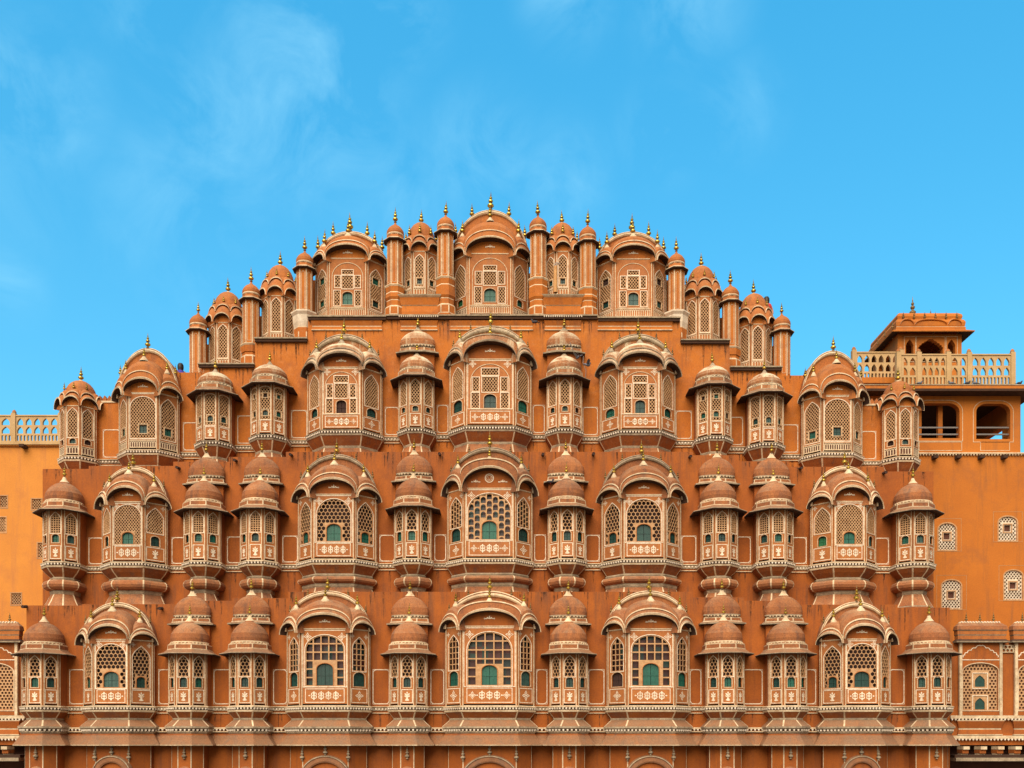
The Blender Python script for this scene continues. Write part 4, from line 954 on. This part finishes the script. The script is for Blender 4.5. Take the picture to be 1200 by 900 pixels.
mb = MB(); mb.fbox(fr, xL0, xL1, ztop, ztop+.12, -.4, .14, 'stone'); mb.fbox(fr, xL0, xL1, ztop-.05, ztop-.002, -.1, .08, 'wall_left')
for px in (30, -30): mb.fbox(fr, PX(px, DL)-.1, PX(px, DL)+.1, ztop-.14, ztop-.04, 0, .35, 'soffit')
mb.build('cornice', LB)
baluster_run(LB, fr, [PX(-150, DL), PX(-70, DL), PX(16, DL), PX(71, DL)], ztop+.12, 1.06, [6, 6, 5])
# right
RB = bpy.data.objects.new('side_building', None); COL.objects.link(RB)
tag(RB, 'orange building with an open arched terrace storey and rooftop pavilion right of the palace', 'building')
DR = 38.0; fr = front(0, DR, 0); xa, xb, xw = PX(1010, DR), PX(1196, DR), PX(1330, DR)
zf = PZ(531, DR); zt = PZ(464, DR)
win_r = [(1110, 629, 20, 31), (1181, 619.5, 21, 28), (1115, 696.5, 22, 33), (1187.5, 685.5, 21, 34), (1255, 620, 21, 30), (1262, 686, 21, 33)]
holes = []
for px, py, w_, h_ in win_r:
    c, z = PX(px, DR), PZ(py, DR); a, b = w_*DR/F/2, h_*DR/F/2; holes.append(arch(c, z-b, z+b, 2*a, 'flat', 6, .22))
mb = MB(); plate(mb, fr, rect(xa, xw, 0, zf), holes, -.12, 0, 'wall_right'); mb.box(xa, xw, DR+.12, DR+5, 0, zf-.01, 'wall_right'); mb.build('wall', RB)
for i, hh in enumerate(holes):
    mb = MB(); u0, u1, v0, v1 = min(p[0] for p in hh), max(p[0] for p in hh), min(p[1] for p in hh), max(p[1] for p in hh); uc = (u0+u1)/2; vc = v0+(v1-v0)*(.52 if i < 2 else .48); s = .17
    ex = [(uc-s-.05, uc+s+.05, vc-s-.05, vc+s+.05)]
    plate(mb, fr, hh, lattice_holes(hh, 'diam', .125, .022, ex)+[rect(uc-s*.75, uc+s*.75, vc-s*.75, vc+s*.75)], -.10, -.04, 'stone_pale')
    mb.add([fr(*p, -.11) for p in ccw(hh)], [tuple(range(len(hh)))], 'brown_dark'); ribbon(mb, fr, inset(ccw(hh), -.03), .05, -.002, .012, 'bar', True)
    ribbon(mb, fr, rect(uc-s, uc+s, vc-s, vc+s), .04, -.04, -.01, 'bar', True); ribbon(mb, fr, rect(u0-.22, u1+.22, v0-.05, v1+.2), .012, -.002, .006, 'bar', True)
    mb.build('lattice_window', RB)
# terrace storey: front wall with two wide openings, open to a back wall with openings
ops = [(1075, 1124.5, 472.5, 513.5), (1144, 1184, 473, 514.5)]
def rrect(u0, u1, v0, v1, rr): return [(u0, v0), (u1, v0)]+[(u1-rr+rr*cos(t*pi/12), v1-rr*.8+rr*.8*sin(t*pi/12)) for t in range(7)]+[(u0+rr-rr*sin(t*pi/12), v1-rr*.8+rr*.8*cos(t*pi/12)) for t in range(7)]
holes = [rrect(PX(a, DR), PX(b, DR), PZ(d, DR), PZ(c, DR), .42) for a, b, c, d in ops]
mb = MB(); plate(mb, fr, rect(xa, xb, zf, zt), holes, -.28, 0, 'wall_right')
for hh in holes: ribbon(mb, fr, inset(ccw(hh), -.12), .02, -.002, .008, 'cream', True)
for a, b in ((1077, 1127), (1149, 1183)): rectline(mb, fr, PX(a, DR), PX(b, DR), PZ(528, DR), PZ(518, DR), .02, 0, 'cream')
bd = 5.0
mb.box(xb-.28, xb, DR+.28, DR+.9, zf, zt, 'wall_right'); mb.box(xb-.28, xb, DR+bd-.6, DR+bd, zf, zt, 'wall_right'); mb.box(xb-.28, xb, DR+.9, DR+bd-.6, zf, zf+.5, 'wall_right'); mb.box(xb-.28, xb, DR+.9, DR+bd-.6, zt-.95, zt, 'wall_right')
mb.box(xa, xa+.25, DR+.28, DR+bd, zf, zt, 'wall_right')
f2 = front(0, DR+bd, 0); bh = [arch(PX(1168+0, DR+bd)+.3, zf+.1, zt-.7, 1.5, 'round', 8)]
plate(mb, f2, rect(xa, xb, zf, zt), bh, -.25, 0, 'brown_dark'); mb.box(xa, xb, DR+.3, DR+bd, zf-.2, zf+.01, 'wall_right')
mb.build('terrace_storey', RB)
mb = MB(); mb.box(xa-.1, xb+.55, DR-.55, DR+bd+.4, zt+.002, zt+.10, 'soffit'); mb.box(xa-.1, xb+.5, DR-.45, DR+bd+.3, zt+.102, zt+.26, 'wall_right'); mb.box(xa-.1, xb+.52, DR-.47, DR+bd+.3, zt+.262, zt+.30, 'cream_old')
mb.build('roof_slab', RB)
mb = MB()
for px in (1083, 1108): x = PX(px, DR); mb.box(x-.09, x+.09, DR+.45, DR+.63, zf, zt, 'wall_right')
mb.build('column', RB)
mb = MB()
for y in (500, 508):
    z = PZ(y, DR); mb.box(PX(1072, DR), PX(1186, DR), DR+.10, DR+.15, z-.03, z+.03, 'metal_pipe')
mb.build('railing', RB)
mb = MB(); mb.fbox(fr, xa, xw, zf-.05, zf-.002, 0, .10, 'cream'); beads(mb, [(xa, DR-.05), (xw, DR-.05)], zf-.09, .12, .035, 'cream')
for px in (1094, 1121, 1148, 1175): mb.fbox(fr, PX(px, DR)-.09, PX(px, DR)+.09, zf-.26, zf-.13, 0, .25, 'soffit')
mb.build('cornice', RB)
zr = zt+.30; bf = front(0, DR-.30, 0); DB = DR-.30
ps = [PX(p, DB) for p in (1001, 1053, 1077, 1111.5, 1136, 1187)]
# the parapet steps back on the left part
baluster_run(RB, bf, ps[1:], zr, 1.22, [2, 4, 2, 5]); bf2 = front(0, DR+.9, 0); DB2 = DR+.9
baluster_run(RB, bf2, [PX(1001, DB2), PX(1056, DB2)], PZ(446.5, DB2), 1.16, [6])
mb = MB(); mb.box(PX(995, DB2), PX(1060, DB2), DR+.5, DR+3, PZ(453, DB2), PZ(446.5, DB2), 'wall_right'); mb.box(PX(1000, DB2), PX(1060, DB2), DR+.9, DR+4.6, zf, PZ(453, DB2), 'wall_right'); mb.build('roof_slab', RB)
# pavilion
DP = DR+2.6; pv = MB(); x0, x1 = PX(1052, DP), PX(1127, DP); zb_ = zr-.1; ze = PZ(392, DP); fp = front(0, DP, 0)
def wx(px): return PX(px, DP)
hs_ = [cusp_arch(wx(1066), PZ(425, DP), PZ(398, DP), .33, .28, 4), cusp_arch(wx(1090.5), PZ(425, DP), PZ(397.5, DP), 1.07, .42, 5), cusp_arch(wx(1115), PZ(425, DP), PZ(398, DP), .33, .28, 4)]
hs_ = [[(p[0], max(p[1], PZ(436, DP)) if i > 1 else p[1]) for i, p in enumerate(h)] for h in hs_]
plate(pv, fp, rect(x0, x1, zb_, ze), hs_, -.22, 0, 'wall_right')
for a, b in ((1061, 1071.5), (1075, 1106), (1110, 1120.5)): rectline(pv, fp, wx(a)-.05, wx(b)+.05, PZ(424, DP), PZ(394.5, DP), .018, 0, 'cream')
wy = 3.0
pv.box(x0, x0+.2, DP+.22, DP+.8, zb_, ze, 'wall_right'); pv.box(x0, x0+.2, DP+wy-.8, DP+wy, zb_, ze, 'wall_right'); pv.box(x0, x0+.2, DP+.8, DP+wy-.8, ze-.5, ze, 'wall_right')
pv.box(x1-.2, x1, DP+.22, DP+.7, zb_, ze, 'wall_right'); pv.box(x1-.2, x1, DP+wy-.7, DP+wy, zb_, ze, 'wall_right'); pv.box(x1-.2, x1, DP+.7, DP+wy-.7, ze-.5, ze, 'wall_right')
pv.box(x0, x1, DP+wy-.2, DP+wy+.02, zb_, ze, 'wall_right')
po = pv.build('rooftop_pavilion', RB)
rf = MB(); o = .55
def ring4(z, e): return [(x0-e, DP-e, z), (x1+e, DP-e, z), (x1+e, DP+wy+e, z), (x0-e, DP+wy+e, z)]
lv = [(ze+.10, -.02, 'soffit'), (ze-.04, .36, 'soffit'), (ze-.03, .38, 'wall_right'), (ze+.01, .39, 'wall_right'), (ze+.16, .12, 'wall_right'), (ze+.28, .12, 'cream'), (ze+.31, .08, 'wall_right'), (ze+.34, .10, 'wall_right'), (ze+.50, .12, 'wall_right'), (ze+.62, .06, 'wall_right'), (ze+.64, .0, 'wall_right'), (ze+.68, .0, 'wall_right'), (ze+.78, .03, 'wall_right'), (ze+.88, .0, 'wall_right'), (ze+.97, -.10, 'wall_right'), (ze+1.0, -.22, 'cream'), (ze+1.03, -.24, 'wall_right'), (ze+1.10, -.70, 'wall_right'), (ze+1.16, -1.05, 'wall_right'), (ze+1.22, -1.2, 'wall_right')]
for i in range(len(lv)-1):
    a, b = ring4(*lv[i][:2]), ring4(*lv[i+1][:2]); rf.add(a+b, [(k, (k+1) % 4, 4+(k+1) % 4, 4+k) for k in range(4)], lv[i][2])
rf.add(ring4(*lv[-1][:2]), [(0, 1, 2, 3)], 'wall_right')
for cx, wv in ((x0+.35, .55), ((x0+x1)/2, 1.35), (x1-.35, .55)):
    f4 = frame((cx, DP-.13, 0), (1, 0, 0), (0, -1, 0)); hood(rf, f4, wv, ze+.38, .20, [(-.02, -.1, 'wall_right'), (0, .03, 'wall_right'), (.03, .04, 'cream'), (.045, .0, 'wall_right'), (.12, -.1, 'wall_right'), (.16, -.3, 'wall_right')], kx=.2, n=12)
cx, cy = (x0+x1)/2, DP+wy/2; po_cap = MB()
lathe(po_cap, [(ze+1.2, .28, 'wall_right'), (ze+1.28, .34, 'wall_right'), (ze+1.34, .26, 'stone_pale'), (ze+1.42, .12, 'stone_pale'), (ze+1.45, .05, 'stone_pale')], (cx-.1, cy), 16)
ro = rf.build('roof', po); po_cap.build('roof_cap', po)
link('finial', finial_mesh(.95, .9, 'gold_dark', 'gold_dark'), po, (cx-.1, cy, ze+1.42))
for i in range(6): link('finial', FIN['dark'], po, (x0+(x1-x0)*(i+.5)/6, DP-.04, ze+.64))
for i in range(5): link('finial', FIN['dark'], po, (x0-.30, DP-.2+(wy+.3)*i/4, ze+.14))
for xx in (x0+.55, x1-.75): link('finial', FIN['dark'], po, (xx, cy, ze+1.05))
for xx in (x0+.9, x1-1.1): link('finial', FIN['dark'], po, (xx, DP+.55, ze+1.0))
# lower gallery wings either side of the palace foot
def gallery(label, bays, x0p, x1p, D, name='gallery_wing', win='double'):
    G_ = bpy.data.objects.new(name, None); COL.objects.link(G_); tag(G_, label, 'gallery')
    fr = front(0, D, 0); xx0, xx1 = PX(x0p, D), PX(x1p, D)
    zlo = PZ(873, D); zhi = PZ(753, D)
    mb = MB(); mb.box(xx0, xx1, D, D+2.5, zlo, zhi, 'wall'); zc = PZ(840.5, D); zd = PZ(864, D)
    for z in (zc, zd):
        mb.fbox(fr, xx0, xx1, z-.05, z+.06, 0, .14, 'cream'); beads(mb, [(xx0, D-.10), (xx1, D-.10)], z-.085, .125, .04)
    mb.box(xx0, xx1, D+.7, D+2.5, 0, zlo-.01, 'brown_dark'); mb.box(xx0, xx1, D+.02, D+2.4, zlo-.02, zlo-.002, 'soffit')
    mb.box(xx0, xx1, D-.55, D+.68, PZ(889, D)-.08, PZ(889, D)+.04, 'cream_old'); mb.box(xx0, xx1, D-.45, D+.66, PZ(889, D)+.042, PZ(889, D)+.15, 'soffit'); mb.build('wall', G_)
    k = D/F
    for a, b in bays:
        u0, u1 = PX(a, D), PX(b, D); uc = (u0+u1)/2; ww = u1-u0
        m2 = MB(); wv = ww*.86; 
        la = arch(uc, PZ(832, D), PZ(778, D), wv, 'flat', 8, wv*.22)
        plate(m2, fr, rect(u0, u1, zc+.07, zhi-.01), [la], .002, .10, 'wall')
        for s in (u0, u1): m2.fbox(fr, s-.05, s+.05, zc+.06, zhi, .04, .14, 'cream')
        sh = [(uc, PZ(798.5, D), .20, .42), (uc, PZ(825, D), .20, .42)] if win == 'double' else []
        ex = [(q[0]-.32, q[0]+.32, q[1]-.30, q[1]+.34) for q in sh]
        op = [ccw(arch(q[0], q[1]-.20, q[1]+.22, .36, 'point', 4, .2)) for q in sh]
        plate(m2, fr, la, lattice_holes(la, 'hex', .125, .04, ex)+op, .01, .05, 'bar')
        m2.add([fr(*p, .008) for p in ccw(la)], [tuple(range(len(la)))], 'brown_dark')
        ribbon(m2, fr, inset(ccw(la), -.03), .03, .09, .115, 'cream', True)
        for q in sh: ribbon(m2, fr, rect(q[0]-.27, q[0]+.27, q[1]-.26, q[1]+.30), .03, .05, .07, 'paint', True)
        ca = cusp_arch(uc, PZ(774, D), PZ(757, D), wv, .42, 5); ribbon(m2, fr, ca[1:-1], .028, .098, .112, 'paint')
        m2.fbox(fr, u0+.05, u1-.05, PZ(773.5, D)-.015, PZ(773.5, D)+.015, .1, .112, 'paint')
        o = m2.build('bay_window', G_)
        for q in sh:
            m4 = MB(); m4.fbox(fr, q[0]-.19, q[0]+.19, q[1]-.21, q[1]+.23, .011, .022, 'teal_dark'); m4.build('shutter', o)
        m5 = MB(); pl = [(u0-.10, D), (u0-.10, D-.16), (u1+.10, D-.16), (u1+.10, D)]
        z0 = zhi-.02
        loft(m5, pl, [(z0, .0, 'soffit'), (z0+.0, .12, 'cream_old'), (z0+.05, .13, 'soffit'), (z0+.12, .04, 'dome_clean'), (z0+.25, .04, 'cream_old'), (z0+.29, .06, 'dome_clean'), (z0+.42, .06, 'cream_old'), (z0+.46, .1, 'dome'), (z0+.60, .07, 'dome'), (z0+.72, -.08, 'cream'), (z0+.77, -.12, 'cream')])
        beads(m5, [(u0-.0, D-.08), (u1+.0, D-.08)], z0+.75, .10, .03)
        m5.build('roof', o)
        for s in (.16, .5, .84): link('finial', FIN['dark'], o, (u0+ww*s, D-.05, z0+.77))
        m6 = MB(); pl = [(u0-.02, D), (u0-.02, D-.03), (u1+.02, D-.03), (u1+.02, D)]
        loft(m6, pl, [(zd+.08, .06, 'cream'), (zd+.11, .06, 'wall'), (zd+.28, .02, 'cream'), (zd+.31, .02, 'cream_old'), (zc-.40, .02, 'wall'), (zc-.14, .10, 'cream'), (zc-.11, .1, 'cream')]); m6.build('corbel', o)
    for a, b in zip(bays[:-1], bays[1:]):
        m7 = MB(); u0, u1 = PX(a[1], D)+.05, PX(b[0], D)-.05
        rg = rect(u0, u1, PZ(765, D), PZ(756, D)); plate(m7, fr, rg, lattice_holes(rg, 'hex', .14, .04), .0, .06, 'cream'); m7.build('pierced_panel', G_)
    n = 4; sp_ = (xx1-xx0)/n
    x = xx0+.4
    while x < xx1:
        m8 = MB()
        for (ya, yb, za, zb2) in ((.0, .50, -.05, -.16), (.0, .42, -.17, -.30), (.05, .34, -.31, -.44)):
            m8.fbox(fr, x-.11, x+.11, zlo+zb2, zlo+za, ya, yb, 'cream' if za != -.17 else 'wall')
        m8.build('bracket', G_); x += .62
    return G_
gallery('low gallery with latticed arch at the foot of the palace, far left', [(-90, -44), (-34, 21)], -120, 31, D1+.3, win='none')
gallery('low gallery with double shuttered arched screens at the foot of the palace, far right', [(1124, 1171), (1189, 1240), (1258, 1308)], 1112, 1330, D1+.3)
# ------------------------------------------------------------------ small loose things
# pole on the top kiosk
mb = MB(); xx = PX(651, 36.2); z0, z1 = PZ(343, 36.2), PZ(312, 36.2)
lathe(mb, [(z0, .085, 'wood'), (z0+.4, .08, 'wood'), (z1, .072, 'wood'), (z1+.001, .001, 'wood')], (0, 0), 10); 
fr = front(0, 0, 0); ribbon(mb, fr, [(-.06, z1+.02), (.03, z1+.14), (.17, z1+.10), (-.05, z1+.02)], .025, -.02, .02, 'metal_pipe')
po2 = mb.build('wooden_post', None, (xx, 36.2, 0)); tag(po2, 'pale wooden post with wire loop propped before the small top kiosk right of centre', 'post')
mb = MB(); cp = [(668, 399), (672, 409), (679, 414), (684, 416), (683.5, 424), (687, 433), (686, 446)]
cp = [Vector((PX(a, D3-.55), D3-.42-.02*(i % 2), PZ(b, D3-.55))) for i, (a, b) in enumerate(cp)]; c0 = cp[0].copy()
for a, b in zip(cp[:-1], cp[1:]):
    for k in range(5):
        a1, a2 = 2*pi*k/5, 2*pi*(k+1)/5; q = lambda p, t: (p.x-c0.x+.013*cos(t), p.y-c0.y+.013*sin(t), p.z-c0.z)
        mb.quad(q(a, a1), q(a, a2), q(b, a2), q(b, a1), 'metal_pipe')
tag(mb.build('cable', None, tuple(c0)), 'thin loose cable hanging over the pale stained dome right of centre', 'cable')
# pigeons
def bird_mesh(flying=False, m='feather'):
    mb = MB(); 
    def ell(c, r, mm, seg=10, ringn=6):
        vs = []; 
        for i in range(ringn+1):
            a = -pi/2+pi*i/ringn
            for k in range(seg):
                b = 2*pi*k/seg; vs.append((c[0]+r[0]*sin(a), c[1]+r[1]*cos(a)*cos(b), c[2]+r[2]*cos(a)*sin(b)))
        mb.add(vs, [(i*seg+k, i*seg+(k+1) % seg, (i+1)*seg+(k+1) % seg, (i+1)*seg+k) for i in range(ringn) for k in range(seg)], mm, True)
    ell((0, 0, .09), (.14, .06, .065), m); ell((.11, 0, .16), (.045, .035, .06), m); ell((.145, 0, .205), (.034, .028, .03), 'feather_dark')
    mb.add([(.17, .008, .205), (.17, -.008, .205), (.205, 0, .195), (.17, 0, .19)], [(0, 1, 2), (1, 3, 2), (3, 0, 2)], 'feather_dark')
    mb.add([(-.11, .035, .10), (-.11, -.035, .10), (-.26, -.045, .055), (-.26, .045, .055), (-.11, .03, .08), (-.11, -.03, .08), (-.26, -.04, .047), (-.26, .04, .047)], [(0, 3, 2, 1), (4, 5, 6, 7), (0, 4, 7, 3), (1, 2, 6, 5), (2, 3, 7, 6)], 'feather_dark')
    if flying:
        for s in (-1, 1):
            mb.add([(.08, s*.04, .12), (-.08, s*.04, .12), (-.12, s*.2, .22), (.04, s*.2, .25), (-.10, s*.34, .26), (.08, s*.04, .105), (-.08, s*.04, .105), (-.12, s*.2, .21), (.04, s*.2, .24)], [(0, 1, 2, 3), (3, 2, 4), (5, 8, 7, 6), (8, 4, 7), (0, 3, 8, 5), (1, 6, 7, 2)], m)
    else:
        for s in (-1, 1):
            mb.box(.0, .012, s*.025-.005, s*.025+.005, 0, .04, 'cloth_red'); ell((-.03, s*.05, .10), (.12, .018, .045), 'feather_dark' if m != 'feather' else 'feather')
    return mb.mesh('pigeon')
bm1, bm2, bm3 = bird_mesh(), bird_mesh(True), bird_mesh(False, 'feather_dark')
def bird(px, py, D, me, label, rz=0, group='pigeons on the palace'):
    o = link('pigeon', me, None, (PX(px, D), D, PZ(py, D)), rz); o.scale = (.8,)*3; tag(o, label, 'pigeon', group)
bird(626.5, 379.5, D3-.3, bm3, 'dark pigeon perched on the arch of the central third storey bay', pi)
bird(645, 567, D2-.55, bm3, 'dark pigeon on the eave between the two domes right of the central second storey bay', 0)
bird(677, 421, D3-.9, bm2, 'grey pigeon fluttering beside the lichened dome right of centre, upper of the pair', pi/2+.5)
bird(688.5, 430, D3-1.1, bm2, 'grey pigeon flying beside the lichened dome right of centre, lower of the pair', .4)
zq = zt+.30
for px, me, lb, rz in ((1134, bm3, 'dark pigeon on the ledge under the right balustrade, left of the middle pair', 0), (1143, bm1, 'grey pigeon on the ledge under the right balustrade, right of the middle pair', pi), (1195, bm3, 'dark pigeon at the far right end of the terrace ledge', 0), (1115, bm1, 'grey pigeon on the ledge below the middle of the right balustrade', pi), (1078, bm1, 'grey pigeon at the left end of the terrace ledge', 0)):
    o = link('pigeon', me, None, (PX(px, DR-.42), DR-.40, zq), rz); o.scale = (.72,)*3; tag(o, lb, 'pigeon', 'pigeons on the palace')
# two visitors on the roof behind the outer domes
def person(x, y, z, cloth, label, rz=0, hair_long=True):
    me = bpy.data.meshes.new('person')
    J = [(0, 0, .95, .14, .11), (0, 0, 1.15, .13, .10), (0, 0, 1.35, .16, .11), (0, .0, 1.47, .06, .06), (0, -.01, 1.53, .05, .05), (0, -.01, 1.62, .085, .095), (0, -.01, 1.70, .08, .09),
         (.17, 0, 1.40, .055, .055), (.24, -.02, 1.15, .045, .045), (.20, -.18, .98, .035, .035), (.19, -.25, .95, .03, .02),
         (-.17, 0, 1.40, .055, .055), (-.24, -.02, 1.15, .045, .045), (-.20, -.18, .98, .035, .035), (-.19, -.25, .95, .03, .02),
         (.10, 0, .82, .085, .085), (.10, -.01, .48, .06, .06), (.10, .01, .08, .042, .042), (.10, -.14, .03, .035, .025),
         (-.10, 0, .82, .085, .085), (-.10, -.01, .48, .06, .06), (-.10, .01, .08, .042, .042), (-.10, -.14, .03, .035, .025)]
    E = [(0, 1), (1, 2), (2, 3), (3, 4), (4, 5), (5, 6), (2, 7), (7, 8), (8, 9), (9, 10), (2, 11), (11, 12), (12, 13), (13, 14), (0, 15), (15, 16), (16, 17), (17, 18), (0, 19), (19, 20), (20, 21), (21, 22)]
    me.from_pydata([j[:3] for j in J], E, []); o = link('person', me, None, (x, y, z), rz)
    md = o.modifiers.new('skin', 'SKIN')
    for i, sv in enumerate(me.skin_vertices[0].data): sv.radius = J[i][3:]; sv.use_root = (i == 0)
    md2 = o.modifiers.new('sub', 'SUBSURF'); md2.levels = md2.render_levels = 1
    me.materials.append(MATS['skin'])
    c = MB(); lathe(c, [(.12, .22, cloth), (.5, .22, cloth), (.92, .20, cloth), (1.1, .17, cloth), (1.3, .20, cloth), (1.42, .18, cloth), (1.47, .09, cloth), (1.48, .07, cloth)], (0, 0), 16); c.build('dress', o)
    h = MB(); lathe(h, [(1.45 if hair_long else 1.58, .10, 'hair'), (1.6, .125, 'hair'), (1.7, .12, 'hair'), (1.77, .08, 'hair'), (1.80, .001, 'hair')], (0, .03), 14); h.build('hair', o)
    tag(o, label, 'person', None); return o
Dp = D4+.95
person(PX(898.5, Dp), Dp, PZ(352, Dp)-1.62, 'cloth_red', 'dark haired person in red half hidden behind the outer right dome of the top row')
person(PX(211.3, D3+1.9), D3+1.9, PZ(430, D3+1.9)-1.62, 'cloth_blue', 'person in blue dress half hidden behind the large outer left dome')
# ------------------------------------------------------------------ ground
mb = MB(); mb.quad((-1500, -1500, 0), (1500, -1500, 0), (1500, 1500, 0), (-1500, 1500, 0), 'earth'); structure(mb.build('ground'))
mb = MB(); mb.quad((-200, -4, .006), (200, -4, .006), (200, 24, .006), (-200, 24, .006), 'asphalt'); structure(mb.build('road'))
mb = MB(); mb.box(-200, 200, 24, 34, 0.002, .15, 'pavement'); structure(mb.build('pavement'))
